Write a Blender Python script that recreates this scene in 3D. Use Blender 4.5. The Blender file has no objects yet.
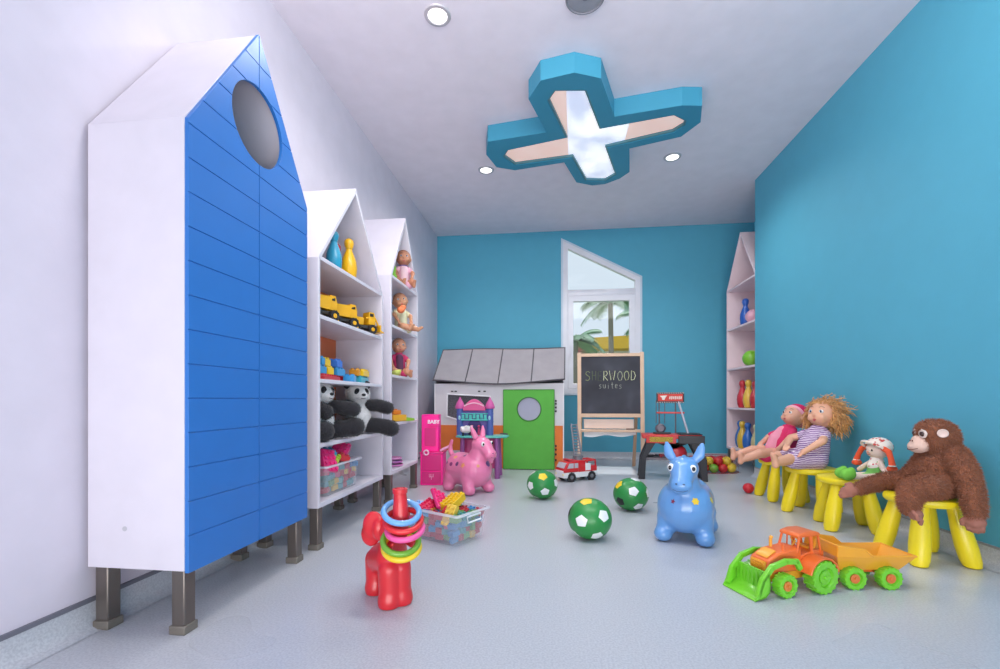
import bpy, bmesh, math, random
from mathutils import Vector, Matrix, Euler, noise
random.seed(7)
PI=math.pi; R=math.radians
C=bpy.context.scene.collection
# ------------------------------------------------------------------ materials
def lin(c):
    return tuple(((v/255)/12.92 if v/255<=.04045 else ((v/255+.055)/1.055)**2.4) for v in c)+(1,)
_M={}
def mat(c, rough=.5, metal=0, coat=0, bump=0, bs=60, var=0, vs=8, alpha=1, trans=0, emit=0, sub=0, sheen=0):
    k=(tuple(c),rough,metal,coat,bump,bs,var,vs,alpha,trans,emit,sub,sheen)
    if k in _M: return _M[k]
    m=bpy.data.materials.new('surface'); m.use_nodes=True; nt=m.node_tree; b=nt.nodes['Principled BSDF']
    b.inputs['Base Color'].default_value=lin(c); b.inputs['Roughness'].default_value=rough
    b.inputs['Metallic'].default_value=metal; b.inputs['Coat Weight'].default_value=coat
    b.inputs['Coat Roughness'].default_value=.15
    b.inputs['Alpha'].default_value=alpha; b.inputs['Transmission Weight'].default_value=trans
    b.inputs['Sheen Weight'].default_value=sheen
    if sub: b.inputs['Subsurface Weight'].default_value=sub; b.inputs['Subsurface Scale'].default_value=.01
    if emit: b.inputs['Emission Color'].default_value=lin(c); b.inputs['Emission Strength'].default_value=emit
    tc=nt.nodes.new('ShaderNodeTexCoord')
    n2=nt.nodes.new('ShaderNodeTexNoise'); n2.inputs['Scale'].default_value=vs; n2.inputs['Detail'].default_value=4
    nt.links.new(tc.outputs['Object'],n2.inputs['Vector'])
    mx=nt.nodes.new('ShaderNodeMix'); mx.data_type='RGBA'; v=var if var else .03
    mx.inputs['A'].default_value=lin([min(255,x*(1+v)) for x in c]); mx.inputs['B'].default_value=lin([x*(1-v) for x in c])
    nt.links.new(n2.outputs['Fac'],mx.inputs['Factor']); nt.links.new(mx.outputs['Result'],b.inputs['Base Color'])
    if bump:
        n=nt.nodes.new('ShaderNodeTexNoise'); n.inputs['Scale'].default_value=bs; n.inputs['Detail'].default_value=5
        nt.links.new(tc.outputs['Object'],n.inputs['Vector'])
        bp=nt.nodes.new('ShaderNodeBump'); bp.inputs['Strength'].default_value=bump; bp.inputs['Distance'].default_value=.01
        nt.links.new(n.outputs['Fac'],bp.inputs['Height']); nt.links.new(bp.outputs['Normal'],b.inputs['Normal'])
    _M[k]=m; return m
def ramp_mat(kind, stops, scale=20, rough=.7, dist=0, rot=(0,0,0), vec='Object', mapscale=(1,1,1), emit=0):
    m=bpy.data.materials.new('pattern'); m.use_nodes=True; nt=m.node_tree; b=nt.nodes['Principled BSDF']
    b.inputs['Roughness'].default_value=rough
    tc=nt.nodes.new('ShaderNodeTexCoord'); mp=nt.nodes.new('ShaderNodeMapping')
    mp.inputs['Rotation'].default_value=rot; mp.inputs['Scale'].default_value=mapscale
    nt.links.new(tc.outputs[vec],mp.inputs['Vector'])
    t=nt.nodes.new({'wave':'ShaderNodeTexWave','voronoi':'ShaderNodeTexVoronoi','noise':'ShaderNodeTexNoise'}[kind])
    t.inputs['Scale'].default_value=scale
    if kind=='wave': t.inputs['Distortion'].default_value=dist
    nt.links.new(mp.outputs['Vector'],t.inputs['Vector'])
    cr=nt.nodes.new('ShaderNodeValToRGB')
    while len(cr.color_ramp.elements)<len(stops): cr.color_ramp.elements.new(.5)
    for e,(p,c) in zip(cr.color_ramp.elements,stops): e.position=p; e.color=lin(c)
    nt.links.new(t.outputs['Distance' if kind=='voronoi' else 'Fac'],cr.inputs['Fac'])
    nt.links.new(cr.outputs['Color'],b.inputs['Base Color'])
    if emit:
        nt.links.new(cr.outputs['Color'],b.inputs['Emission Color']); b.inputs['Emission Strength'].default_value=emit
    return m
# ------------------------------------------------------------------ mesh helpers
def B(): return bmesh.new()
def _mark(bm, n0, mi):
    bm.faces.ensure_lookup_table()
    for f in bm.faces[n0:]: f.material_index=mi
def MX(c=(0,0,0), r=(0,0,0), s=(1,1,1)):
    return Matrix.Translation(c)@Euler(r).to_matrix().to_4x4()@Matrix.Diagonal((*s,1))
def box(bm,c,s,r=(0,0,0),mi=0,bev=0,seg=2):
    n=len(bm.faces)
    g=bmesh.ops.create_cube(bm,size=1,matrix=MX(c,r,s))
    if bev:
        es=list({e for v in g['verts'] for e in v.link_edges})
        bmesh.ops.bevel(bm,geom=es,offset=bev,segments=seg,profile=.6,affect='EDGES')
    _mark(bm,n,mi)
def bx(bm,x0,x1,y0,y1,z0,z1,mi=0,bev=0): box(bm,((x0+x1)/2,(y0+y1)/2,(z0+z1)/2),(x1-x0,y1-y0,z1-z0),mi=mi,bev=bev)
def sph(bm,c,r,rot=(0,0,0),mi=0,u=20,v=12):
    if not hasattr(r,'__len__'): r=(r,r,r)
    n=len(bm.faces); bmesh.ops.create_uvsphere(bm,u_segments=u,v_segments=v,radius=1,matrix=MX(c,rot,r)); _mark(bm,n,mi)
def cyl(bm,p0,p1,r0,r1=None,n=20,mi=0,caps=True):
    p0=Vector(p0);p1=Vector(p1); d=p1-p0; r1=r0 if r1 is None else r1
    k=len(bm.faces)
    M=Matrix.Translation((p0+p1)/2)@d.to_track_quat('Z','Y').to_matrix().to_4x4()
    bmesh.ops.create_cone(bm,cap_ends=caps,segments=n,radius1=r0,radius2=max(r1,1e-5),depth=d.length,matrix=M); _mark(bm,k,mi)
def tube(bm,pts,r,n=8,closed=False,mi=0):
    pts=[Vector(p) for p in pts]; N=len(pts); rr=r if hasattr(r,'__len__') else [r]*N
    k=len(bm.faces); rings=[]; up=None
    for i,p in enumerate(pts):
        a=pts[i-1] if (i or closed) else p; b=pts[(i+1)%N] if (i<N-1 or closed) else p
        t=(b-a).normalized()
        if up is None: up=Vector((0,0,1)) if abs(t.z)<.9 else Vector((1,0,0))
        s=t.cross(up)
        if s.length<1e-4: s=t.cross(Vector((1,0.1,0)))
        s.normalize(); up=s.cross(t).normalized()
        rings.append([bm.verts.new(p+(s*math.cos(2*PI*j/n)+up*math.sin(2*PI*j/n))*rr[i]) for j in range(n)])
    m=N if closed else N-1
    for i in range(m):
        A=rings[i];Bq=rings[(i+1)%N]
        for j in range(n): bm.faces.new((A[j],A[(j+1)%n],Bq[(j+1)%n],Bq[j]))
    if not closed:
        bm.faces.new(rings[0][::-1]); bm.faces.new(rings[-1])
    _mark(bm,k,mi)
def lathe(bm,prof,n=28,M=None,mi=0):
    M=M or Matrix.Identity(4); k=len(bm.faces); rings=[]
    for r,z in prof: rings.append([bm.verts.new(M@Vector((max(r,1e-5)*math.cos(2*PI*j/n),max(r,1e-5)*math.sin(2*PI*j/n),z))) for j in range(n)])
    for A,Bq in zip(rings,rings[1:]):
        for j in range(n): bm.faces.new((A[j],A[(j+1)%n],Bq[(j+1)%n],Bq[j]))
    bm.faces.new(rings[0][::-1]); bm.faces.new(rings[-1]); _mark(bm,k,mi)
def prism(bm,pts,z0,z1,M=None,mi=0):
    """polygon pts (2D) extruded z0..z1, then transformed by M"""
    M=M or Matrix.Identity(4); k=len(bm.faces)
    a=[bm.verts.new(M@Vector((x,y,z0))) for x,y in pts]; b=[bm.verts.new(M@Vector((x,y,z1))) for x,y in pts]
    bm.faces.new(a[::-1]); bm.faces.new(b); n=len(pts)
    for i in range(n): bm.faces.new((a[i],a[(i+1)%n],b[(i+1)%n],b[i]))
    _mark(bm,k,mi)
XZ=Matrix(((1,0,0,0),(0,0,-1,0),(0,1,0,0),(0,0,0,1)))   # 2D (x,y)->(x,0,y); extrusion goes -Y
YZ=Matrix(((0,0,1,0),(1,0,0,0),(0,1,0,0),(0,0,0,1)))    # 2D (x,y)->(0,x,y); extrusion goes +X
def torus(bm,c,Rm,r,rot=(0,0,0),n=40,k=12,mi=0,sx=1):
    M=MX(c,rot); tube(bm,[M@Vector((Rm*sx*math.cos(2*PI*i/n),Rm*math.sin(2*PI*i/n),0)) for i in range(n)],r,k,True,mi)
def setprops(o,label=None,cat=None,group=None,kind=None):
    if label: o['label']=label
    if cat: o['category']=cat
    if group: o['group']=group
    if kind: o['kind']=kind
    return o
def obj(name,bm,m,parent=None,bev=0,smooth=True,ang=38,label=None):
    if isinstance(bm,bpy.types.Mesh): me=bm
    else:
        bmesh.ops.recalc_face_normals(bm,faces=bm.faces)
        me=bpy.data.meshes.new(name); bm.to_mesh(me); bm.free()
    if len(me.materials): me.materials.clear()
    for x in (m if isinstance(m,(list,tuple)) else [m]): me.materials.append(x)
    if smooth:
        for p in me.polygons: p.use_smooth=True
        me.set_sharp_from_angle(angle=R(ang))
    o=bpy.data.objects.new(name,me); C.objects.link(o)
    if parent: o.parent=parent
    if bev:
        b=o.modifiers.new('bevel','BEVEL'); b.width=bev; b.segments=2; b.limit_method='ANGLE'; b.angle_limit=R(40)
    if label: o['label']=label
    return o
def thing(name,label,cat,loc=(0,0,0),rz=0,group=None,rot=None,sc=1):
    o=bpy.data.objects.new(name,None); C.objects.link(o); o.location=loc; o.rotation_euler=rot or (0,0,rz); o.scale=(sc,)*3
    o.empty_display_size=.05
    return setprops(o,label,cat,group)
def struct(name,bm,m,**k): return setprops(obj(name,bm,m,**k),kind='structure')
def dup(root,loc,rot,label,group=None,sc=None):
    r=root.copy(); C.objects.link(r); r.location=loc; r.rotation_euler=rot if hasattr(rot,'__len__') else (0,0,rot)
    if sc: r.scale=(sc,)*3
    r['label']=label
    if group: r['group']=group
    for ch in list(root.children):
        c=ch.copy(); C.objects.link(c); c.parent=r
        for g in ch.children:
            d=g.copy(); C.objects.link(d); d.parent=c
    return r
def bake(bm,mods):
    me=bpy.data.meshes.new('t'); bm.to_mesh(me); bm.free(); o=bpy.data.objects.new('t',me); C.objects.link(o)
    for ty,kw in mods:
        m=o.modifiers.new('m',ty)
        for a,b in kw.items(): setattr(m,a,b)
    dg=bpy.context.evaluated_depsgraph_get(); out=bpy.data.meshes.new_from_object(o.evaluated_get(dg))
    bpy.data.objects.remove(o); bpy.data.meshes.remove(me); return out
def boolean(bm,cut):
    """difference of two bmeshes, baked"""
    bmesh.ops.recalc_face_normals(bm,faces=bm.faces); bmesh.ops.recalc_face_normals(cut,faces=cut.faces)
    cm=bpy.data.meshes.new('c'); cut.to_mesh(cm); cut.free(); co=bpy.data.objects.new('c',cm); C.objects.link(co)
    out=bake(bm,[('BOOLEAN',dict(operation='DIFFERENCE',object=co,solver='EXACT',use_self=True))])
    bpy.data.objects.remove(co); bpy.data.meshes.remove(cm); return out
def blob(prims,vox=.006,it=4):
    """one continuous smooth skin around a set of round primitives"""
    bm=B()
    for p in prims:
        if p[0]=='s': sph(bm,p[1],p[2],p[3] if len(p)>3 else (0,0,0),u=24,v=16)
        elif p[0]=='b': box(bm,p[1],p[2],p[3] if len(p)>3 else (0,0,0))
        elif p[0]=='l': # chain: list of (point, radius)
            ch=p[1]
            for (a,ra),(b,rb) in zip(ch,ch[1:]):
                cyl(bm,a,b,ra,rb,n=20)
            for a,ra in ch: sph(bm,a,ra*1.0,u=20,v=12)
    return bake(bm,[('REMESH',dict(mode='VOXEL',voxel_size=vox,adaptivity=0)),('SMOOTH',dict(factor=.5,iterations=it))])
def fur(me,n,length,width,seed=1,down=.35,skip=None):
    """short tufts grown from the skin, in the same mesh"""
    rnd=random.Random(seed); bm=B(); bm.from_mesh(me); bm.faces.ensure_lookup_table(); fs=[f for f in bm.faces]
    w=[f.calc_area() for f in fs]; pick=rnd.choices(fs,weights=w,k=n); data=[(f.calc_center_median().copy(),f.normal.copy(),f.verts[0].co.copy()) for f in pick]
    for c,nn,v0 in data:
        if skip and skip(c): continue
        t=(v0-c).normalized(); b=nn.cross(t)
        a=rnd.random()*2*PI; s=(t*math.cos(a)+b*math.sin(a))
        c=c+t*rnd.uniform(-1,1)*.003+b*rnd.uniform(-1,1)*.003-nn*.001
        d=(nn+Vector((rnd.gauss(0,.35),rnd.gauss(0,.35),-down+rnd.gauss(0,.3)))).normalized()*length*rnd.uniform(.6,1.2)
        vs=[bm.verts.new(c-s*width),bm.verts.new(c+s*width),bm.verts.new(c+d)]
        bm.faces.new(vs)
    out=bpy.data.meshes.new('f'); bm.to_mesh(out); bm.free(); return out
def textmesh(s,size,depth=.002,M=None):
    cu=bpy.data.curves.new('t','FONT'); cu.body=s; cu.size=size; cu.extrude=depth; cu.offset=size*.03; cu.align_x='CENTER'; cu.align_y='CENTER'
    o=bpy.data.objects.new('t',cu); C.objects.link(o); dg=bpy.context.evaluated_depsgraph_get()
    me=bpy.data.meshes.new_from_object(o.evaluated_get(dg)); bpy.data.objects.remove(o)
    if M: me.transform(M)
    return me
# common colours
WHITE=mat((220,215,226),.42); STEEL=mat((120,112,106),.38,.75)
# ================================================================== ROOM
XL,XR,YB,ZC,YE=-1.52,1.97,5.75,2.91,4.65; Y0=-3.0; XN=2.42
m_white=mat((214,207,220),.6,bump=.04,bs=120); m_ceil=mat((236,227,236),.8,bump=.03,bs=90)
m_teal=mat((84,170,197),.65,bump=.06,bs=140,var=.02)
def speck(c1,c2,rough):
    m=bpy.data.materials.new('vinyl'); m.use_nodes=True; nt=m.node_tree; b=nt.nodes['Principled BSDF']; b.inputs['Roughness'].default_value=rough
    b.inputs['Specular IOR Level'].default_value=.5
    tc=nt.nodes.new('ShaderNodeTexCoord')
    v=nt.nodes.new('ShaderNodeTexNoise'); v.inputs['Scale'].default_value=150; v.inputs['Detail'].default_value=3
    w=nt.nodes.new('ShaderNodeTexNoise'); w.inputs['Scale'].default_value=1.1
    nt.links.new(tc.outputs['Object'],v.inputs['Vector']); nt.links.new(tc.outputs['Object'],w.inputs['Vector'])
    cr=nt.nodes.new('ShaderNodeValToRGB'); cr.color_ramp.elements[0].position=.36; cr.color_ramp.elements[0].color=lin(c2)
    cr.color_ramp.elements[1].position=.62; cr.color_ramp.elements[1].color=lin(c1)
    nt.links.new(v.outputs['Fac'],cr.inputs['Fac'])
    mx=nt.nodes.new('ShaderNodeMix'); mx.data_type='RGBA'; mx.blend_type='MULTIPLY'; mx.inputs['Factor'].default_value=.12
    nt.links.new(cr.outputs['Color'],mx.inputs['A']); nt.links.new(w.outputs['Fac'],mx.inputs['B'])
    nt.links.new(mx.outputs['Result'],b.inputs['Base Color'])
    mr=nt.nodes.new('ShaderNodeMapRange'); mr.inputs['To Min'].default_value=rough; mr.inputs['To Max'].default_value=rough+.04
    nt.links.new(w.outputs['Fac'],mr.inputs['Value']); nt.links.new(mr.outputs['Result'],b.inputs['Roughness'])
    return m
m_floor=speck((204,207,214),(186,189,198),.26)
m_trim=mat((112,112,124),.5)
bm=B(); bx(bm,XL-.1,XN+.1,Y0,YB+.1,-.08,0); struct('floor',bm,m_floor)
bm=B(); bx(bm,XL-.1,XN+.1,Y0,YB+.1,ZC,ZC+.1); struct('ceiling',bm,m_ceil)
bm=B(); bx(bm,XL-.1,XL,Y0,YB,0,ZC); struct('wall_left',bm,m_white)
bm=B(); bx(bm,XL-.1,XR+.12,Y0-.1,Y0,0,ZC); struct('wall_rear',bm,m_white)
bm=B(); bx(bm,XR,XR+.12,Y0,YE,0,ZC); struct('wall_right',bm,m_teal)
bm=B(); bx(bm,XN,XN+.1,YE,YB,0,ZC); bx(bm,XR+.12,XN+.1,YE-.1,YE,0,ZC); struct('wall_niche',bm,m_teal)
# window opening in the back wall
WX0,WX1,WZ0,WZL,WZR=.125,1.08,.83,2.78,2.285
bm=B(); bx(bm,XL-.1,XN+.1,YB,YB+.16,0,ZC)
cut=B(); prism(cut,[(WX0,WZ0),(WX1,WZ0),(WX1,WZR),(WX0,WZL)],-.3,.1,Matrix.Translation((0,YB,0))@XZ)
struct('wall_back',boolean(bm,cut),m_teal)
def cove(name,a,b,nrm,m):
    """vinyl turned up the wall: profile swept from a to b, nrm points into the room"""
    bm=B(); prof=[(0,.086),(.006,.086),(.007,.05),(.012,.028),(.024,.012),(.045,.003),(.06,.0015),(0,.0015)]
    a=Vector(a);b=Vector(b);n=Vector(nrm)
    A=[bm.verts.new(a+n*x+Vector((0,0,z))) for x,z in prof]; Bv=[bm.verts.new(b+n*x+Vector((0,0,z))) for x,z in prof]
    for i in range(len(prof)): bm.faces.new((A[i],A[(i+1)%len(prof)],Bv[(i+1)%len(prof)],Bv[i]))
    bm.faces.new(A); bm.faces.new(Bv[::-1]); struct(name,bm,m)
cove('baseboard_left',(XL,Y0,0),(XL,YB,0),(1,0,0),m_floor); cove('baseboard_right',(XR,Y0,0),(XR,YE,0),(-1,0,0),m_floor)
cove('baseboard_back',(XL,YB,0),(XN,YB,0),(0,-1,0),m_floor); cove('baseboard_niche',(XN,YE,0),(XN,YB,0),(-1,0,0),m_floor)
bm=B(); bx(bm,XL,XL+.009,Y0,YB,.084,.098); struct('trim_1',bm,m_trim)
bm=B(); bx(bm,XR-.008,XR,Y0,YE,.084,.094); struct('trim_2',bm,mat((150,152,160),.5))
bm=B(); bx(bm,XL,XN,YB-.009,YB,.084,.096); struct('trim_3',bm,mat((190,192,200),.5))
# ------------------------------------------------------------------ window
w=setprops(thing('window_1',None,None,(0,YB+.02,0)),kind='structure')
pv=mat((232,232,240),.3,coat=.3)
def ring2(out,inn,y0,y1):
    bm=B(); n=len(out)
    for y in (y0,y1):
        pass
    vo0=[bm.verts.new((x,y0,z)) for x,z in out]; vi0=[bm.verts.new((x,y0,z)) for x,z in inn]
    vo1=[bm.verts.new((x,y1,z)) for x,z in out]; vi1=[bm.verts.new((x,y1,z)) for x,z in inn]
    for i in range(n):
        j=(i+1)%n
        bm.faces.new((vo0[i],vo0[j],vi0[j],vi0[i])); bm.faces.new((vo1[i],vi1[i],vi1[j],vo1[j]))
        bm.faces.new((vo0[i],vo1[i],vo1[j],vo0[j])); bm.faces.new((vi0[i],vi0[j],vi1[j],vi1[i]))
    return bm
out=[(WX0,WZ0),(WX1,WZ0),(WX1,WZR),(WX0,WZL)]
inn=[(WX0+.06,WZ0+.06),(WX1-.06,WZ0+.06),(WX1-.06,WZR-.035),(WX0+.06,WZL-.1)]
obj('window_frame',ring2(out,inn,-.03,.05),pv,w,bev=.004)
arch=[(WX0-.025,WZ0-.02),(WX1+.025,WZ0-.02),(WX1+.025,WZR+.012),(WX0-.025,WZL+.035)]
obj('architrave',ring2(arch,out,-.035,-.02),mat((205,222,235),.4),w,bev=.003)
bm=B(); bx(bm,WX0+.06,WX1-.06,-.02,.04,2.075,2.155,bev=.006); obj('transom',bm,pv,w)
sash_o=[(WX0+.06,WZ0+.06),(WX1-.06,WZ0+.06),(WX1-.06,2.075),(WX0+.06,2.075)]
sash_i=[(WX0+.13,WZ0+.13),(WX1-.13,WZ0+.13),(WX1-.13,2.0),(WX0+.13,2.0)]
sash=obj('sash',ring2(sash_o,sash_i,-.035,.03),pv,w,bev=.006)
bm=B(); bx(bm,WX0+.085,WX0+.105,-.05,-.035,1.36,1.44); bx(bm,WX0+.088,WX0+.102,-.065,-.05,1.30,1.42); obj('window_handle',bm,pv,sash,bev=.003)
g=bpy.data.materials.new('pane'); g.use_nodes=True; nt=g.node_tree; nt.nodes.remove(nt.nodes['Principled BSDF'])
a=nt.nodes.new('ShaderNodeBsdfTransparent'); gl=nt.nodes.new('ShaderNodeBsdfGlossy'); gl.inputs['Roughness'].default_value=.03
mx=nt.nodes.new('ShaderNodeMixShader'); fr=nt.nodes.new('ShaderNodeFresnel'); fr.inputs['IOR'].default_value=1.35
nt.links.new(fr.outputs[0],mx.inputs[0]); nt.links.new(a.outputs[0],mx.inputs[1]); nt.links.new(gl.outputs[0],mx.inputs[2]); nt.links.new(mx.outputs[0],nt.nodes['Material Output'].inputs[0])
a.inputs[0].default_value=(.92,.97,1,1); m_glass=g
bm=B(); bm.faces.new([bm.verts.new((x,.002,z)) for x,z in sash_i]); obj('lower_pane',bm,m_glass,sash,smooth=False)
bm=B(); bm.faces.new([bm.verts.new((x,.002,z)) for x,z in [(WX0+.06,2.155),(WX1-.06,2.155),(WX1-.06,WZR-.035),(WX0+.06,WZL-.1)]]); obj('upper_pane',bm,m_glass,w,smooth=False)
# ------------------------------------------------------------------ outside the window
bm=B(); bx(bm,-14,16,YB+.4,26,-.3,-.05); struct('ground',bm,mat((150,165,120),.9,bump=.3,bs=8,var=.15,vs=3))
def palm(loc,h,label,n=16,seed=1,fl=1.0):
    t=thing('palm_tree',label,'tree',loc,group=None); rnd=random.Random(seed)
    bm=B(); tube(bm,[(0,0,0),(.05,0,h*.35),(.02,.02,h*.7),(0,0,h)],[.13,.1,.085,.08],10); obj('trunk',bm,mat((150,140,130),.9,bump=.5,bs=20),t)
    bm=B()
    for i in range(n):
        a=2*PI*i/n+rnd.uniform(-.2,.2); e=rnd.uniform(.1,1.1); L=fl*rnd.uniform(.8,1.15)
        P=[Vector((math.cos(a)*s*L,math.sin(a)*s*L,h+s*L*e-(s*L)**2*(.75+.2*e))) for s in [k/9 for k in range(10)]]
        tube(bm,P,[.015]*9+[.004],4)
        for k in range(1,9):
            d=(P[k+1]-P[k-1]).normalized(); s=d.cross(Vector((0,0,1))).normalized(); wd=.30*fl*math.sin(PI*(k+.5)/10)+.05
            for sg in (-1,1):
                for q in (0,.33,.66):
                    p=P[k].lerp(P[k+1],q); tip=p+s*sg*wd+d*wd*.5-Vector((0,0,wd*.45))
                    bm.faces.new([bm.verts.new(p-d*.025),bm.verts.new(p+d*.03),bm.verts.new(tip)])
    obj('fronds',bm,mat((120,158,128),.7,var=.15),t); return t
palm((1.92,15.4,0),4.0,'tall green palm tree outside the window, right of centre pane',14,3,1.0)
palm((2.75,13.2,0),3.1,'green palm tree outside at the right edge of the window pane',13,5,.9)
palm((.62,12.9,0),2.45,'short palm at the left edge of the window view',16,8,.85)
t=thing('garden_pavilion','low white garden building with red and yellow awning seen through window','building',(1.6,19.5,0))
bm=B(); bx(bm,-3.4,3.6,0,2.5,0,2.9); obj('wall',bm,mat((225,222,225),.7),t)
bm=B(); prism(bm,[(-3.6,2.75),(-.1,2.75),(-.1,3.15),(-3.6,3.2)],0,.9,XZ); obj('red_awning',bm,mat((205,60,95),.7),t,label='red awning')
bm=B(); prism(bm,[(-.1,2.85),(3.8,2.85),(3.8,3.5),(-.1,3.3)],0,.9,XZ); obj('yellow_awning',bm,mat((240,190,60),.7),t,label='yellow awning')
for i in range(5):
    bm=B(); bx(bm,-3+i*1.35,-2.2+i*1.35,-.03,.02,1.2,2.6); obj('opening',bm,mat((70,74,92),.5),t)
for i,(x,s) in enumerate([(-1.2,.55),(0,.45),(.9,.5),(2.2,.6),(3.2,.5)]):
    me=blob([('s',(0,0,s*.8),(s,s*.8,s*.8)),('s',(s*.6,0,s*.6),s*.6),('s',(-s*.6,.1,s*.6),s*.6)],.12,2)
    me=fur(me,700,.22,.05,i,-.2); o=obj('shrub',me,mat((110,140,112),.9,var=.25,vs=3)); o.location=(x*1.7+.2,[11.6,9.8,11.4,9.6,11.8][i],-.05)
    setprops(o,['small rounded green shrub outside, leftmost under the window view','low green shrub outside, second from left beyond the glass','green shrub outside below the palm trunk','wide green shrub outside toward the right of the pane','green shrub outside at far right beyond the glass'][i],'shrub','shrubs outside the window')
# ------------------------------------------------------------------ ceiling light feature
OUT=[(-.05,3.40),(-.165,3.01),(-.08,2.845),(.13,2.80),(.30,2.87),(.435,3.27),(.882,3.20),(1.02,3.22),(1.07,3.41),(.98,3.58),(.61,3.70),(.675,4.08),(.607,4.19),(.486,4.28),(.366,4.295),(.216,4.217),(.093,3.85),(-.337,3.93),(-.49,3.86),(-.55,3.65),(-.51,3.47)]
INN=[(-.04,3.04),(.006,2.945),(.217,2.97),(.355,3.40),(.86,3.30),(.965,3.38),(.968,3.44),(.905,3.52),(.432,3.67),(.57,4.12),(.48,4.23),(.297,4.20),(.156,3.785),(-.33,3.85),(-.42,3.70),(-.373,3.605),(.093,3.49)]
t=thing('ceiling_feature','teal box-framed ceiling feature shaped like an irregular cross with sky panel','ceiling feature',(.27,3.55,2.78))
off=Matrix.Translation((-.27,-3.55,-2.78))
bm=B(); prism(bm,OUT,2.78,2.909,off); cut=B(); prism(cut,INN,2.70,2.93,off)
obj('frame',boolean(bm,cut),mat((58,146,176),.55,var=.02),t,smooth=False)
def scale_poly(P,d):
    n=len(P); o=[]
    for i in range(n):
        p=Vector(P[i]);a=(Vector(P[i-1])-p).normalized();b=(Vector(P[(i+1)%n])-p).normalized()
        n1=Vector((a.y,-a.x)); n2=Vector((-b.y,b.x)); q=(n1+n2).normalized(); k=max(.35,q.dot(n1)); o.append(tuple(p+q*d/k))
    return o
lip=scale_poly(INN,.014)
bm=B()
for P,z in ((INN,2.782),(lip,2.783)): pass
vo=[bm.verts.new((x-.27,y-3.55,0.006)) for x,y in INN]; vi=[bm.verts.new((x-.27,y-3.55,0.006)) for x,y in lip]; vt=[bm.verts.new((x-.27,y-3.55,.03)) for x,y in lip]
n=len(INN)
for i in range(n):
    j=(i+1)%n; bm.faces.new((vo[i],vo[j],vi[j],vi[i])); bm.faces.new((vi[i],vi[j],vt[j],vt[i]))
obj('inner_lip',bm,mat((92,140,150),.3,.3),t,smooth=False)
def panel(name,polys,m,label):
    bm=B()
    for P in polys: bm.faces.new([bm.verts.new((x-.27,y-3.55,.024)) for x,y in P])
    bmesh.ops.remove_doubles(bm,verts=bm.verts,dist=.0005)
    obj(name,bm,m,t,smooth=False,label=label)
m_pink=ramp_mat('noise',[(.3,(240,210,200)),(.7,(236,200,188))],3,.4,emit=.5)  # pink boards glow: their brightness is put into the material
m_sky=ramp_mat('noise',[(.38,(196,204,226)),(.47,(226,230,242)),(.6,(248,248,252))],3.3,.3,emit=.75)
panel('pink_panel',[[(.085,2.957),(.006,2.945),(-.04,3.04),(.093,3.49),(.112,3.49)],[(.112,3.49),(.093,3.49),(-.373,3.605),(-.42,3.70),(-.33,3.85),(.128,3.79)]],m_pink,'pale pink board')
panel('pink_panel',[[(.56,3.359),(.86,3.30),(.965,3.38),(.968,3.44),(.905,3.52),(.56,3.629)]],m_pink,'pale pink board')
panel('sky_panel',[[(.085,2.957),(.217,2.97),(.355,3.40),(.112,3.49)],[(.112,3.49),(.355,3.40),(.432,3.67),(.156,3.785),(.128,3.79)],[(.355,3.40),(.56,3.359),(.56,3.629),(.432,3.67)],[(.156,3.785),(.432,3.67),(.57,4.12),(.48,4.23),(.297,4.20)]],m_sky,'bright cloudy sky panel')
def downlight(x,y,label):
    t=thing('downlight',label,'ceiling light',(x,y,ZC),group='recessed ceiling downlights')
    bm=B(); lathe(bm,[(.052,-.002),(.056,-.008),(.072,-.006),(.076,0)],32); obj('trim_ring',bm,mat((196,190,196),.3,.3),t)
    bm=B(); lathe(bm,[(.054,-.003),(.0,-.0045)],32); obj('lens',bm,mat((255,252,246),.5,emit=3),t)
    l=bpy.data.lights.new('spot','SPOT'); l.energy=34 if y<3 else 60; l.spot_size=R(150); l.spot_blend=.8; l.shadow_soft_size=.05; l.color=(1,.97,.94)
    lo=bpy.data.objects.new('spot_lamp',l); C.objects.link(lo); lo.location=(x,y,ZC-.03)
downlight(-.645,2.446,'round recessed downlight with pale ring, nearest one at top left')
downlight(-.626,4.143,'small round downlight left of the teal cross feature')
downlight(1.053,4.118,'small round downlight right of the teal cross feature')
t=thing('ceiling_speaker','round grey ceiling speaker grille cut by the top of the frame','speaker',(.17,2.425,ZC))
bm=B(); lathe(bm,[(.0,-.008),(.085,-.008),(.10,-.006),(.105,0),(0,0)],40); obj('grille',bm,mat((150,150,160),.5,bump=.5,bs=400),t)
bm=B(); torus(bm,(0,0,-.006),.099,.006); obj('rim',bm,mat((120,120,130),.4),t)
bm=B(); cyl(bm,(0,0,-.006),(0,0,-.013),.014); obj('badge',bm,mat((115,115,125),.4),t)
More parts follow.
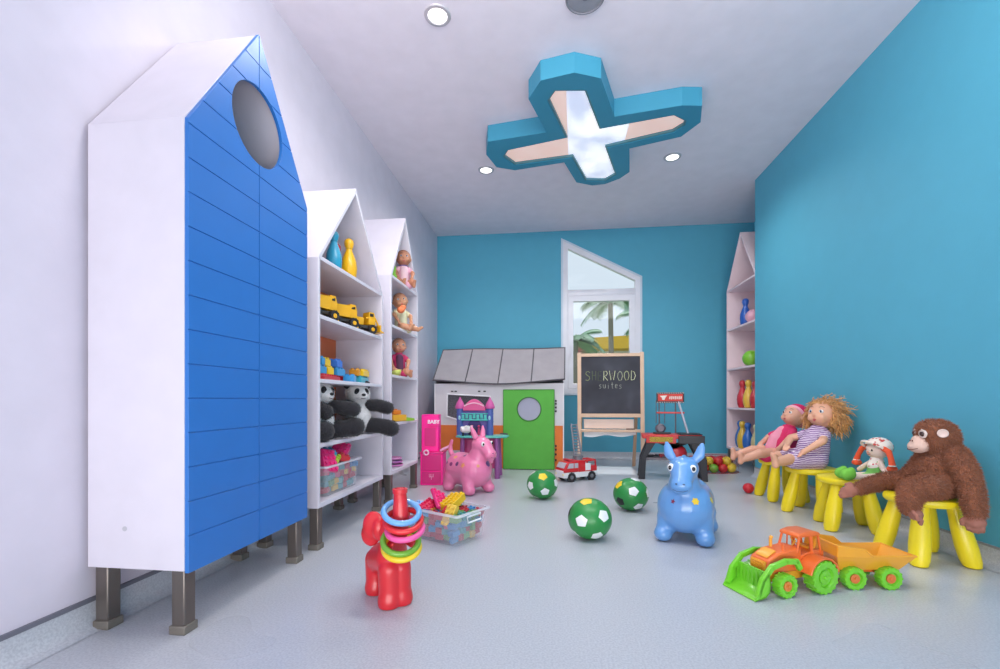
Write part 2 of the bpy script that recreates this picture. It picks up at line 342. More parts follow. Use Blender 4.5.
# ================================================================== HOUSE-SHAPED UNITS
XF=-1.157
def leg(parent,x,y,h,s=.046):
    bm=B(); bx(bm,x-s/2,x+s/2,y-s/2,y+s/2,.02,h); l=obj('leg',bm,STEEL,parent,bev=.004)
    bm=B(); bx(bm,x-s/2-.005,x+s/2+.005,y-s/2-.005,y+s/2+.005,0,.028); obj('foot_cap',bm,mat((128,122,114),.5,.4),l,bev=.003)
def unit(name,label,cat,W,zb,ze,zp,shelves,depth=.345,loc=(0,0,0),rz=0,door=False,th=.02,mats=None,orange=None):
    """local: front plane at x=0 facing +X, width along Y (0..W), depth toward -X"""
    t=thing(name,label,cat,loc,rz); m=mats or WHITE; D=-depth
    for y in (0,W-th):
        bm=B(); bx(bm,D,0,y,y+th,zb,ze); obj('side_panel',bm,m,t,bev=.0015)
    sl=math.hypot(W/2,zp-ze); ux,uz=(W/2)/sl,(zp-ze)/sl; o=th/uz; v=th/ux
    for P in ([(0,ze),(W/2,zp),(W/2,zp-v),(o,ze)],[(W,ze),(W/2,zp),(W/2,zp-v),(W-o,ze)]):
        bm=B(); prism(bm,P,D,0,YZ); obj('roof_panel',bm,m,t,bev=.0015)
    bm=B(); bx(bm,D,0,th,W-th,zb,zb+.025); obj('bottom_panel',bm,m,t,bev=.0015)
    for z in shelves:
        bm=B(); bx(bm,D+.01,-.002,th,W-th,z-.02,z); obj('shelf',bm,m,t,bev=.0015)
    bm=B(); prism(bm,[(th,zb),(W-th,zb),(W-th,ze),(W/2,zp-v-.002),(th,ze)],D,D+.01,YZ); obj('back_panel',bm,m,t)
    if orange:
        bm=B(); bx(bm,D+.01,D+.014,th,W-th,orange[0],orange[1]); obj('orange_backing',bm,mat((232,120,70),.5),t,label='orange backing board')
    for x in (D+.04,-.03):
        for y in (.032,W-.032): leg(t,x,y,zb)
    return t
# blue cupboard
W1=.69
t=unit('toy_cupboard','tall house-shaped white cupboard with blue plank doors and round porthole','cupboard',W1,.206,1.648,2.185,[],depth=.345,loc=(XF-.004,1.284,0))
t['label']='tall house-shaped white cupboard with blue plank doors and round porthole'
m_blue=mat((46,116,196),.38,var=.02)
for side in (0,1):
    P=[(.003,.2),(W1/2-.002,.2),(W1/2-.002,2.185),(.003,1.646)] if side==0 else [(W1/2+.002,.2),(W1,.2),(W1,1.648),(W1/2+.002,2.185)]
    bm=B(); prism(bm,P,0,.014,YZ)
    cut=B(); cyl(cut,(-.1,.345,1.825),(.1,.345,1.825),.150,n=64)
    z=.317; k=0
    cuts=[]
    while z<2.15:
        bx(cut,.0105,.05,-.1,W1+.1,z,z+.0035); z+=.1092
    d=obj('door',boolean(bm,cut),m_blue,t,smooth=False)
    b=d.modifiers.new('bevel','BEVEL'); b.width=.0012; b.segments=1; b.limit_method='ANGLE'
# a small cable grommet on the near side panel
bm=B(); cyl(bm,(-.21,-.001,.335),(-.21,.002,.335),.008); obj('screw_cap',bm,mat((190,188,196),.5),t)
U2=unit('shelf_unit','white house-shaped toy shelf right beside the blue cupboard','shelf unit',.85,.21,1.46,2.0,[1.475,1.18,.857,.532],loc=(XF,2.09,0),orange=(.56,1.45))
U3=unit('shelf_unit','narrow white house-shaped shelf holding baby dolls, near the back corner','shelf unit',.645,.21,1.65,2.19,[1.66,1.30,.935,.583],loc=(XF,3.09,0))
m_rose=mat((236,216,222),.45)
UN=unit('shelf_unit','tall white house-shaped shelf in the right niche holding bowling pins','shelf unit',.75,.195,2.0,2.55,[2.005,1.555,1.105,.665],loc=(1.99,5.43,0),rz=PI,mats=m_rose)
# ================================================================== THINGS ON THE SHELVES
SK=(222,166,140)
def pin(label,loc,c,group,h=.25,rz=0,parent=None):
    t=thing('bowling_pin',label,'bowling pin',loc,rz,group)
    k=h/.25; prof=[(.022,0),(.032,.004),(.042,.035),(.046,.075),(.042,.115),(.030,.150),(.019,.178),(.018,.190),(.024,.203),(.028,.220),(.025,.238),(.014,.249),(0,.251)]
    bm=B(); lathe(bm,[(r*k,z*k) for r,z in prof],28); obj('body',bm,mat(c,.3,coat=.4),t)
    bm=B(); torus(bm,(0,0,.190*k),.0185*k,.0018*k); obj('neck_ring',bm,mat(tuple(v*.86 for v in c),.35),t); return t
g='plastic bowling pins on the top shelf of the middle unit'
pin('turquoise plastic bowling pin on the top shelf of the white unit',(-1.25,2.43,1.475),(52,160,196),g,.245)
pin('yellow plastic bowling pin on the top shelf of the white unit',(-1.24,2.60,1.475),(245,185,20),g,.26)
pin('red plastic bowling pin half hidden behind the yellow pin',(-1.33,2.62,1.475),(200,40,45),g,.24)
# niche pins (local helper: right unit fronts at x 1.99)
g='plastic bowling pins on the right niche shelves'
for lab,loc,c,h in [('leftmost blue bowling pin on the lowest niche shelf',(2.09,5.30,.22),(40,110,190),.30),('yellow bowling pin between two blue pins on the lowest niche shelf',(2.06,5.17,.22),(225,185,60),.30),
  ('second blue bowling pin on the lowest niche shelf, right of a yellow pin',(2.06,5.03,.22),(40,105,190),.29),('pale yellow bowling pin at the right end of the lowest niche shelf',(2.08,4.88,.22),(210,200,150),.28),
  ('red bowling pin at left on the second niche shelf',(2.06,5.17,.665),(200,45,60),.30),('yellow bowling pin beside the red one on the second niche shelf',(2.07,5.04,.665),(230,190,70),.30),('red bowling pin at the right end of the second niche shelf',(2.08,4.91,.665),(190,50,55),.28)]:
    pin(lab,loc,c,g,h)
pin('blue bowling pin standing on the upper niche shelf',(2.10,5.19,1.555),(36,96,190),g,.31)
def ball(label,loc,r,c,name='toy_ball',cat='ball',group=None):
    bm=B(); sph(bm,(0,0,r),r,u=28,v=18); torus(bm,(0,0,r),r*.995,r*.02,n=40,k=6); o=obj(name,bm,mat(c,.35,coat=.3)); o.location=loc
    return setprops(o,label,cat,group)
ball('bright green ball on the middle shelf of the niche unit',(2.08,5.0,1.105),.085,(120,190,50))
ball('pink and white ball on the upper niche shelf beside the blue pin',(2.07,4.94,1.555),.07,(224,170,190))
# yellow construction trucks ---------------------------------------------------
YL=mat((240,178,28),.35,coat=.3); BK=mat((44,42,46),.6); DG=mat((70,66,62),.5)
def wheel(parent,c,r,w,m,hub=None,axis=(0,1,0),tread=12,name='wheel',hubr=.5):
    c=Vector(c);a=Vector(axis).normalized(); M=Matrix.Translation(c)@a.to_track_quat('Z','Y').to_matrix().to_4x4()
    bm=B(); prof=[(r*.55,-w/2),(r*.93,-w/2),(r*.985,-w*.3),(r*.985,w*.3),(r*.93,w/2),(r*.62,w/2),(r*.55,w*.28),(r*.0,w*.28)]
    lathe(bm,prof,28,M)
    for i in range(tread):
        an=2*PI*i/tread; box(bm,M@Vector((r*.97*math.cos(an),r*.97*math.sin(an),0)),(w*.96,r*.14,r*.1) if 0 else (r*.1,r*.16,w*.96),(M@Euler((0,0,an)).to_matrix().to_4x4()).to_euler())
    wh=obj(name,bm,m,parent)
    bm=B(); lathe(bm,[(r*.42,w*.2),(r*.42,w*.42),(r*.3,w*.46),(r*.12,w*.4),(r*.1,w*.52),(0,w*.53)],20,M); obj('hub',bm,hub or m,wh); return wh
def truck(label,loc,rz,kind):
    t=thing('toy_truck',label,'toy truck',loc,rz,'yellow toy trucks on the shelf')
    bm=B(); box(bm,(0,0,.045),(.20,.06,.018),bev=.004); obj('chassis',bm,DG,t)
    for x in (-.06,.062):
        for y in (-.042,.042): wheel(t,(x,y,.03),.03,.024,BK,YL,(0,1 if y>0 else -1,0),10)
    bm=B(); box(bm,(.066,0,.085),(.055,.07,.05),bev=.006)
    prism(bm,[(.04,.108),(.092,.108),(.082,.142),(.044,.142)],-.033,.033,XZ); cab=obj('cab',bm,YL,t)
    bm=B(); box(bm,(.0865,0,.124),(.004,.05,.022),(0,R(-16),0)); box(bm,(.064,-.0335,.124),(.028,.002,.02)); box(bm,(.064,.0335,.124),(.028,.002,.02)); obj('window',bm,mat((60,50,40),.2),cab)
    if kind=='dump':
        bm=B(); P=[(-.105,.06),(.03,.06),(.045,.12),(.07,.128),(.07,.133),(.035,.13),(-.115,.125)]
        prism(bm,P,-.046,.046,XZ); c=B(); prism(c,[(-.097,.068),(.022,.068),(.038,.14),(-.112,.14)],-.04,.04,XZ); obj('dump_bed',boolean(bm,c),YL,t)
    else:
        bm=B(); box(bm,(-.045,0,.078),(.10,.07,.05),bev=.008); obj('engine_cover',bm,YL,t)
        bm=B()
        for y in (-.03,.03): tube(bm,[(.02,y,.10),(.09,y,.11),(.125,y,.05)],.006,6)
        obj('loader_arm',bm,YL,t)
        bm=B(); prism(bm,[(.12,.02),(.155,.015),(.15,.022),(.127,.03),(.13,.065),(.122,.065)],-.045,.045,XZ); obj('bucket',bm,YL,t)
    return t
truck('yellow toy dump truck at the left end of the truck shelf',(-1.25,2.27,1.18),R(70),'dump')
truck('large yellow toy dump truck in the middle of the truck shelf',(-1.25,2.51,1.18),R(62),'dump')
truck('yellow toy loader truck at the right end of the truck shelf',(-1.24,2.76,1.18),R(58),'loader')
# stud blocks -------------------------------------------------------------------
def brickmesh(nx,ny,h=.019,p=.016):
    bm=B(); box(bm,(0,0,h/2),(nx*p-.0006,ny*p-.0006,h),bev=.0012,seg=1)
    for i in range(nx):
        for j in range(ny): cyl(bm,((i-(nx-1)/2)*p,(j-(ny-1)/2)*p,h),((i-(nx-1)/2)*p,(j-(ny-1)/2)*p,h+.0045),p*.31,n=10)
    return bm
_bk={}
def brick(label,loc,rot,c,nx=2,ny=2,s=1.,group=None,rough=.35,h=.019):
    k=(nx,ny,c,h)
    if k not in _bk:
        o=obj('toy_block',brickmesh(nx,ny,h),mat(c,rough,coat=.2)); _bk[k]=o
    else:
        o=_bk[k].copy(); C.objects.link(o)
    o.location=loc; o.rotation_euler=rot; o.scale=(s,s,s)
    return setprops(o,label,'toy block',group)
RD=(206,42,52);BL=(52,150,210);YE_=(240,196,30);GR=(120,196,60);OR_=(238,120,40);PK=(240,50,130);NB=(60,120,210)
zb=.857; G='stud building blocks on the block shelf'
def bs(lab,x,y,z,c,nx,ny,s=2.0,rz=0,h=.019): brick(lab,(x,y,zb+z),(0,0,rz),c,nx,ny,s,G,h=h)
bs('long red building plate on the block shelf under blue and yellow blocks',-1.25,2.32,0,RD,3,7,rz=.1,h=.012)
bs('blue stud block standing at the left end of the red plate',-1.24,2.24,.033,BL,2,2)
bs('yellow stud block upright on the red plate',-1.24,2.32,.033,YE_,2,2)
bs('upper yellow stud block on the red plate stack',-1.24,2.315,.080,YE_,1,2)
bs('upper blue stud block at the left end of the block shelf',-1.24,2.24,.080,BL,2,1)
bs('wide blue stud block to the right of the yellow stack',-1.24,2.44,.033,BL,2,3)
bs('small blue block stacked on the wide blue block',-1.24,2.42,.080,NB,2,2)
bs('blue sloping stud block in front of the red plate end',-1.21,2.545,0,BL,2,2,rz=.2)
bs('small red block at the right end of the red plate',-1.29,2.60,0,RD,2,2)
bs('turquoise stud block forming the base of the right hand block stack',-1.24,2.76,0,(60,170,190),2,5,rz=.12)
bs('yellow stud block on top of the turquoise block',-1.24,2.78,.046,YE_,2,4,rz=.12)
bs('orange stud block at left on the turquoise block',-1.24,2.68,.046,(220,150,40),2,1,rz=.12)
# pandas ------------------------------------------------------------------------
def panda(label,loc,rz,legs,arms,seed,sc=1.1):
    t=thing('plush_panda',label,'plush toy',loc,rz,'plush pandas on the shelf',sc=sc)
    WH=mat((228,224,224),.95,bump=.3,bs=150,sheen=.3); BKf=mat((38,36,42),.95,bump=.3,bs=150,sheen=.2)
    me=blob([('s',(-.01,0,.085),(.075,.085,.09)),('s',(-.015,0,.16),(.05,.055,.05)),('s',(.005,0,.232),(.062,.07,.058)),('s',(.05,0,.218),(.03,.034,.026))],.007,4)
    obj('body',fur(me,5000,.010,.0012,seed,.3),WH,t)
    for sg,(a,b) in zip((1,-1),legs):
        me=blob([('l',[((.02,sg*.06,.05),.045),(a,.043),(b,.047)])],.007,3); obj('leg',fur(me,1800,.010,.0012,seed+1,.3),BKf,t)
    for sg,(a,b) in zip((1,-1),arms):
        me=blob([('l',[((-.01,sg*.05,.165),.032),(a,.036),(b,.037)])],.007,3); obj('arm',fur(me,1800,.010,.0012,seed+2,.3),BKf,t)
    for sg in (1,-1):
        bm=B(); sph(bm,(-.005,sg*.058,.285),(.016,.026,.026)); obj('ear',bm,BKf,t)
        bm=B(); sph(bm,(.052,sg*.028,.245),(.012,.015,.02),(R(sg*25),0,0)); e=obj('eye_patch',bm,BKf,t)
        bm=B(); sph(bm,(.064,sg*.027,.247),.006); obj('eye',bm,mat((15,12,14),.1),e)
    bm=B(); sph(bm,(.079,0,.226),(.008,.013,.008)); obj('nose',bm,mat((25,22,25),.3),t)
    bm=B(); tube(bm,[(.074,-.014,.207),(.079,-.005,.204),(.079,.005,.204),(.074,.014,.207)],.0016,5); obj('mouth',bm,mat((40,30,30),.6),t)
    return t
panda('black and white plush panda slumped at the left end of the shelf',(-1.27,2.30,.534),R(-12),
   [((.08,.09,.05),(.125,.12,.06)),((.07,-.07,.05),(.11,-.09,.05))],[((.06,.09,.16),(.12,.11,.15)),((.05,-.08,.16),(.1,-.07,.14))],1)
panda('black and white plush panda reaching out over the shelf edge at right',(-1.245,2.73,.534),R(-40),
   [((.07,.11,.045),(.11,.155,.030)),((.09,-.07,.05),(.12,-.085,.055))],[((.05,.10,.165),(.085,.145,.150)),((.05,-.075,.155),(.075,-.12,.15))],4)
# clear bins ----------------------------------------------------------------------
def clearmat(a,c=(238,240,250)):
    m=bpy.data.materials.new('clear_plastic'); m.use_nodes=True; nt=m.node_tree; b=nt.nodes['Principled BSDF']
    tr=nt.nodes.new('ShaderNodeBsdfTransparent'); mx=nt.nodes.new('ShaderNodeMixShader'); mx.inputs[0].default_value=a
    b.inputs['Base Color'].default_value=lin(c); b.inputs['Roughness'].default_value=.25
    nt.links.new(tr.outputs[0],mx.inputs[1]); nt.links.new(b.outputs[0],mx.inputs[2]); nt.links.new(mx.outputs[0],nt.nodes['Material Output'].inputs[0]); return m
m_clear=clearmat(.28); m_clearrim=clearmat(.62)
def storage_bin(label,loc,rz,L,W,H,tap=.86):
    """L along local x"""
    t=thing('storage_bin',label,'storage bin',loc,rz)
    def rr(l,w,z,r=.02,n=4):
        P=[]
        for cx,cy,a0 in ((l/2-r,w/2-r,0),(-l/2+r,w/2-r,90),(-l/2+r,-w/2+r,180),(l/2-r,-w/2+r,270)):
            for k in range(n+1): a=R(a0+90*k/n); P.append((cx+r*math.cos(a),cy+r*math.sin(a),z))
        return P
    bm=B(); A=[bm.verts.new(p) for p in rr(L*tap,W*tap,.002)]; Q=[bm.verts.new(p) for p in rr(L-.012,W-.012,H)]
    n=len(A); bm.faces.new(A[::-1])
    for i in range(n): bm.faces.new((A[i],A[(i+1)%n],Q[(i+1)%n],Q[i]))
    obj('tub',bm,m_clear,t)
    bm=B(); prev=None
    prof=[rr(L-.012,W-.012,H-.004),rr(L-.012,W-.012,H),rr(L+.012,W+.012,H),rr(L+.014,W+.014,H-.010)]
    V=[[bm.verts.new(p) for p in q] for q in prof]
    for a,b in zip(V,V[1:]):
        for i in range(n): bm.faces.new((a[i],a[(i+1)%n],b[(i+1)%n],b[i]))
    obj('rim',bm,m_clearrim,t)
    for sg in (1,-1):
        x=sg*(L/2-.001); bm=B(); tube(bm,[(x,-W*.2,H-.02),(x+sg*.004,-W*.2,H-.05),(x+sg*.004,W*.2,H-.05),(x,W*.2,H-.02)],.005,8,closed=True); obj('handle',bm,mat((240,242,246),.3),t,label='white bin handle')
    return t
def fill(loc,rz,L,W,H,tap,cols,nx,ny,nz,group,where,seed,s=1.6):
    rnd=random.Random(seed); M=Matrix.Translation(loc)@Euler((0,0,rz)).to_matrix().to_4x4()
    for k in range(nz):
        zz=.012+k*(H-.02)/nz; f=tap+(1-tap)*k/nz-.10
        for i in range(nx):
            for j in range(ny):
                inner = 0<i<nx-1 and 0<j<ny-1 and k<nz-1
                if inner: continue
                x=(i+.5-nx/2)/nx*L*f*1.03+rnd.uniform(-.004,.004); y=(j+.5-ny/2)/ny*W*f*1.03+rnd.uniform(-.004,.004)
                nm,c=rnd.choice(cols); sh=rnd.choice([(2,2),(2,2),(2,2),(2,1),(1,2)])
                brick('%s plastic building block among the mixed blocks %s'%(nm,where),M@Vector((x,y,zz+rnd.uniform(-.002,.003))),(rnd.uniform(-.22,.22),rnd.uniform(-.22,.22),rz+rnd.uniform(-.3,.3)),c,*sh,s,'%s building blocks %s'%(nm,where))
COLS=[('red',(190,50,66)),('red',(190,50,66)),('blue',(70,140,190)),('green',(120,170,100)),('yellow',(220,180,70)),('pink',(205,90,120)),('teal',(80,155,160))]
bl=(-.59,2.41,0); brz=R(-28)
storage_bin('clear storage bin of toy blocks on the floor behind the red elephant',bl,brz,.40,.27,.165)
fill(bl,brz,.40,.27,.165,.86,COLS,7,5,4,'building block','in the clear floor bin',3,1.5)
MB_=Matrix.Translation(bl)@Euler((0,0,brz)).to_matrix().to_4x4()
def tb(lab,p,r,c,nx,ny,s=1.8,h=.019,g='large blocks on top of the floor bin'): brick(lab,MB_@Vector(p),(r[0],r[1],r[2]+brz),c,nx,ny,s,g,h=h)
tb('big yellow stud block on top of the heap in the floor bin',(.03,.03,.165),(R(14),R(-8),.2),YE_,3,5,1.9,.022)
tb('red block under the yellow one at the top of the floor bin',(.05,-.02,.140),(R(5),R(8),.5),RD,2,5,1.9)
tb('hot pink building plate sticking up from the floor bin',(-.055,.01,.178),(R(25),R(30),1.2),PK,3,6,1.9,.010)
tb('pink stud plate lying flat at the right of the floor bin heap',(-.10,-.03,.15),(R(8),R(14),.3),(226,40,90),3,5,1.7,.012)
tb('small light blue block at the right corner of the floor bin',(-.15,-.05,.14),(.3,.2,.6),(120,170,230),2,2,1.7)
tb('yellow block pressed against the near side of the floor bin',(.10,-.066,.135),(R(60),.1,.1),(240,200,80),2,4,1.8)
bl2=(-1.305,2.41,.237)
storage_bin('clear bin of bright blocks on the bottom shelf of the white unit',bl2,R(90),.42,.27,.165)
fill(bl2,R(90),.42,.27,.16,.86,COLS,7,5,4,'shelf block','in the shelf bin',9,1.5)
def tb2(lab,p,r,c,nx,ny,s=1.9,h=.019): brick(lab,Vector(bl2)+Vector(p),r,c,nx,ny,s,'large blocks on top of the shelf bin',h=h)
tb2('large pink block raised at the right of the shelf bin heap',(.05,.10,.195),(R(20),R(15),.3),PK,3,4,2.0,.022)
tb2('pink plate standing at the left end of the shelf bin heap',(.09,-.13,.18),(R(65),R(10),1.3),PK,3,4,2.0,.012)
tb2('lime green block in the middle of the shelf bin heap',(.08,-.05,.165),(.3,.5,.4),(190,220,60),2,3)
tb2('light blue block near the top middle of the shelf bin',(.04,-.02,.195),(.2,.1,.9),(90,180,225),2,3)
tb2('red block lying between green and pink in the shelf bin',(.085,.04,.165),(.1,.4,.9),(214,50,60),2,3)
tb2('orange block at the left side of the shelf bin top',(.07,-.10,.17),(.4,.2,.2),(240,130,50),2,2)
# odds on the doll unit
bm=B(); me=blob([('s',(0,0,.04),(.035,.03,.04)),('s',(0,0,.09),(.026,.026,.026)),('s',(.02,.0,.11),(.01,.01,.02))],.005,3)
o=obj('plush_frog',me,mat((128,190,66),.8)); o.location=(-1.235,3.33,1.66); setprops(o,'small lime green soft toy at left of the top doll shelf','soft toy')
t=thing('duck_toy','yellow and orange plastic building toy on the fourth doll shelf','toy',(-1.22,3.36,.583),R(70))
bm=B(); box(bm,(0,0,.028),(.16,.09,.05),bev=.008); obj('base_block',bm,mat((240,180,50),.35,coat=.3),t)
bm=B(); box(bm,(-.02,0,.072),(.09,.07,.035),bev=.008); [cyl(bm,(-.045+.025*i,0,.089),(-.045+.025*i,0,.097),.008) for i in range(3)]; obj('top_block',bm,mat((228,130,40),.35),t)
bm=B(); prism(bm,[(.08,0),(.19,0),(.19,.018),(.10,.03)],-.035,.035,XZ); obj('green_ramp',bm,mat((150,200,60),.35),t,label='green ramp')
for i,(z,c,rr) in enumerate([(0.235,(214,130,190),.085),(.262,(200,120,196),.082),(.286,(226,150,200),.075)]):
    bm=B(); lathe(bm,[(rr*.6,0),(rr*.98,.004),(rr,.010),(rr*.97,.010),(rr*.6,.006),(0,.006)],32); torus(bm,(0,0,.012),rr*.97,.004)
    o=obj('toy_plate',bm,mat(c,.3,coat=.3)); o.location=(-1.25,3.36,z+.001); setprops(o,['lowest lilac toy plate on the bottom doll shelf','middle lilac toy plate in the stack of three','pink toy plate topmost of the stack on the bottom shelf'][i],'toy plate','toy plates on the bottom shelf')
# ================================================================== FLOOR TOYS
def star(n,r0,r1,a0=0): return [((r0 if k%2==0 else r1)*math.cos(a0+PI*k/n),(r0 if k%2==0 else r1)*math.sin(a0+PI*k/n)) for k in range(2*n)]
def decal(parent,name,p,nrm,pts,c,lift=.0,wrap=None,label=None):
    """thin patch on a curved body: pts 2D, p centre, nrm normal"""
    nrm=Vector(nrm).normalized(); M=Matrix.Translation(p)@nrm.to_track_quat('Z','Y').to_matrix().to_4x4()
    bm=B(); f=[bm.verts.new(M@Vector((x,y,lift))) for x,y in pts]; bm.faces.new(f)
    bmesh.ops.triangulate(bm,faces=bm.faces); bmesh.ops.subdivide_edges(bm,edges=bm.edges,cuts=3,use_grid_fill=True)
    o=obj(name,bm,mat(c,.3,coat=.3),parent,label=label)
    if wrap:
        s=o.modifiers.new('s','SHRINKWRAP'); s.target=wrap; s.wrap_method='PROJECT'; s.use_negative_direction=True; s.use_positive_direction=True
        s.wrap_method='NEAREST_SURFACEPOINT'; s.wrap_mode='ABOVE_SURFACE'; s.offset=.0012
    return o
def hopper(label,loc,rz,c,spots,muzzle_goat=False,dark=None,headturn=0):
    t=thing('bouncy_hopper',label,'hopper toy',loc,rz); m=mat(c,.28,coat=.5,var=.02)
    P=[('l',[((-.085,0,.180),.136),((.0,0,.180),.134),((.090,0,.185),.143)])]
    for x in (-1,1):
        for y in (-1,1): P+= [('l',[((x*.105,y*.070,.12),.072),((x*.130,y*.098,.055),.046)]),('s',(x*.134+.010,y*.102,.040),(.054,.049,.042))]
    P+=[('l',[((.13,0,.28),.085),((.155,0,.35),.068)])]
    hx=Matrix.Rotation(headturn,4,'Z')
    def H(p): v=hx@(Vector(p)-Vector((.15,0,0)))+Vector((.15,0,0)); return tuple(v)
    P+=[('s',H((.165,0,.395)),(.078,.076,.064)),('l',[(H((.19,0,.39)),.066),(H((.245,0,.335)),.050)]),('s',H((.262,0,.322)),(.042,.056,.044))]
    if muzzle_goat: P+=[('l',[(H((.262,0,.31)),.03),(H((.27,0,.262)),.014)])]
    me=blob(P,.0075,6); bm=B(); bm.from_mesh(me)
    bmesh.ops.bisect_plane(bm,geom=bm.verts[:]+bm.edges[:]+bm.faces[:],plane_co=(0,0,.004),plane_no=(0,0,-1),clear_outer=True)
    body=obj('body',bm,m,t,ang=60)
    for sg in (1,-1):
        if muzzle_goat: pts=[(H((.145,sg*.045,.455)),.024),(H((.135,sg*.062,.50)),.020),(H((.125,sg*.072,.535)),.010)]
        else: pts=[(H((.145,sg*.052,.435)),.020),(H((.135,sg*.074,.465)),.026),(H((.130,sg*.082,.497)),.020),(H((.125,sg*.087,.520)),.010)]
        me=blob([('l',pts)],.005,3)
        if not muzzle_goat:
            for v in me.vertices: v.co.x=.135+(v.co.x-.135)*.5 if headturn==0 else v.co.x
        ear=obj('ear',me,m,t)
        bm=B(); sph(bm,H((.228,sg*.052,.405)),(.010,.017,.020)); e=obj('eye',bm,mat((245,245,245),.25),t)
        bm=B(); sph(bm,H((.2365,sg*.056,.405)),(.005,.0085,.011)); obj('pupil',bm,mat((20,20,24),.2),e)
        bm=B(); sph(bm,H((.300,sg*.018,.335)),(.004,.006,.004)); obj('nostril',bm,mat(tuple(v*.6 for v in c),.4),t)
    bm=B(); tube(bm,[H((.292,-.035,.305)),H((.304,-.015,.299)),H((.304,.015,.299)),H((.292,.035,.305))],.002,6); obj('mouth_line',bm,mat(tuple(v*.7 for v in c),.4),t)
    tail=[((-.20,0,.27),.024),((-.235,0,.31),.020),((-.235,0,.36),.016),((-.215,0,.40),.013)]
    obj('tail',blob([('l',tail)],.005,3),m,t)
    # mane ridge
    obj('mane',blob([('l',[(H((.185,0,.448)),.010),(H((.14,0,.450)),.014),(H((.10,0,.42)),.016),((.07,0,.36),.014)])],.005,2),m,t)
    for (p,n,k,sz,cc) in spots:
        pts=star(5,sz,sz*.45) if k=='star' else (star(6,sz,sz*.72) if k=='flower' else [(sz*math.cos(a*PI/8),sz*math.sin(a*PI/8)) for a in range(16)])
        decal(t,{'star':'star_spot','flower':'flower_spot'}.get(k,'round_spot'),p,n,pts,cc,wrap=body)
    return t
hopper('blue inflatable donkey hopper facing the camera with star spots',(.733,2.565,0),R(-112),(106,160,220),
  [((.235,-.05,.235),(1,-.3,.1),'star',.018,(140,50,80)),((.22,.07,.245),(.9,.5,.2),'flower',.022,(245,205,50)),((.12,.145,.24),(.3,1,.1),'flower',.022,(230,215,90)),((.0,.13,.24),(0,1,.1),'round',.022,(170,90,120)),((-.1,-.13,.24),(0,-1,.1),'star',.022,(240,200,60)),((.06,-.14,.24),(0,-1,.1),'star',.02,(60,60,150))])
hopper('pink inflatable goat hopper with dark and orange spots by the playhouse',(-.70,3.62,0),R(-40),(244,132,176),
  [((.2,.03,.24),(1,.2,.1),'round',.024,(120,80,140)),((.10,-.13,.235),(.3,-1,.1),'star',.03,(244,160,110)),((.015,-.13,.24),(0,-1,.1),'round',.020,(110,60,120)),((-.06,-.13,.23),(0,-1,.05),'round',.018,(150,60,120)),((-.13,-.13,.24),(-.2,-1,.1),'round',.013,(90,70,140)),((-.05,-.10,.30),(0,-.7,.7),'flower',.024,(246,180,120)),((.05,-.08,.32),(0,-.5,.8),'round',.016,(130,70,140)),((.22,-.07,.24),(.9,-.5,.1),'round',.014,(240,170,120))],muzzle_goat=True,headturn=R(10))
# ------------------------------------------------------------------ green balls
def soccer(label,loc,rot,cols):
    r=.117; bm=B(); bmesh.ops.create_icosphere(bm,subdivisions=5,radius=r)
    ph=(1+5**.5)/2; V=[Vector(v).normalized() for v in [(0,s*1,t*ph) for s in(1,-1) for t in(1,-1)]+[(s*1,t*ph,0) for s in(1,-1) for t in(1,-1)]+[(t*ph,0,s*1) for s in(1,-1) for t in(1,-1)]]
    for k,v in enumerate(V):
        nb=[u for u in V if u is not v and (u-v).length<1.1]; a=v.orthogonal().normalized(); b=v.cross(a)
        nb.sort(key=lambda u: math.atan2(u.dot(b),u.dot(a)))
        P=[v.slerp(u,.275) if hasattr(v,'slerp') else (v*.68+u*.32).normalized() for u in nb]
        n0=len(bm.faces); vs=[bm.verts.new(p*r) for p in P]; cen=bm.verts.new(v*r)
        sub=[]
        for i in range(5):
            sub.append(bm.faces.new((cen,vs[i],vs[(i+1)%5])))
        es=list({e for f in sub for e in f.edges})
        res=bmesh.ops.subdivide_edges(bm,edges=es,cuts=3,use_grid_fill=True)
        bm.faces.ensure_lookup_table()
        for f in bm.faces[n0:]:
            f.material_index=cols[k]+1
        vv={w for f in bm.faces[n0:] for w in f.verts}
        for w in vv: w.co=w.co.normalized()*(r*1.006)
    o=obj('play_ball',bm,[mat((42,140,66),.4,coat=.2,bump=.1,bs=200),mat((238,240,240),.4),mat((244,206,40),.4),mat((28,34,32),.5)],ang=80)
    o.location=(loc[0],loc[1],r*.935); o.rotation_euler=(0,0,0); o.data.transform(Euler(rot).to_matrix().to_4x4()); o.scale=(1,1,.93)
    return setprops(o,label,'ball','green soccer style play balls')
def balls():
    # colours chosen by the direction of each patch after rotation
    for label,loc,rot,rules in [
      ('green ball with white and black patches, farthest left near the green door',(-.083,3.41,0),(R(12),R(20),R(-15)),[((0,-.5,1),2),((-.1,-1,.3),1)]),
      ('green ball with a black patch behind the other two near the donkey',(.525,3.12,0),(R(-20),R(10),R(30)),[((-.5,-.6,.6),1),((-.3,-.8,-.5),2)]),
      ('nearest green ball with several white patches on the open floor',(.197,2.455,0),(R(-16),R(-14),R(8)),[((0.1,-.5,.95),1),((-1,-.2,0),2)])]:
        ph=(1+5**.5)/2; V=[Vector(v).normalized() for v in [(0,s*1,t*ph) for s in(1,-1) for t in(1,-1)]+[(s*1,t*ph,0) for s in(1,-1) for t in(1,-1)]+[(t*ph,0,s*1) for s in(1,-1) for t in(1,-1)]]
        M=Euler(rot).to_matrix(); cols=[0]*12
        for d,c in rules:
            k=max(range(12),key=lambda i:(M@V[i]).dot(Vector(d).normalized())); cols[k]=c
        soccer(label,loc,rot,cols)
balls()
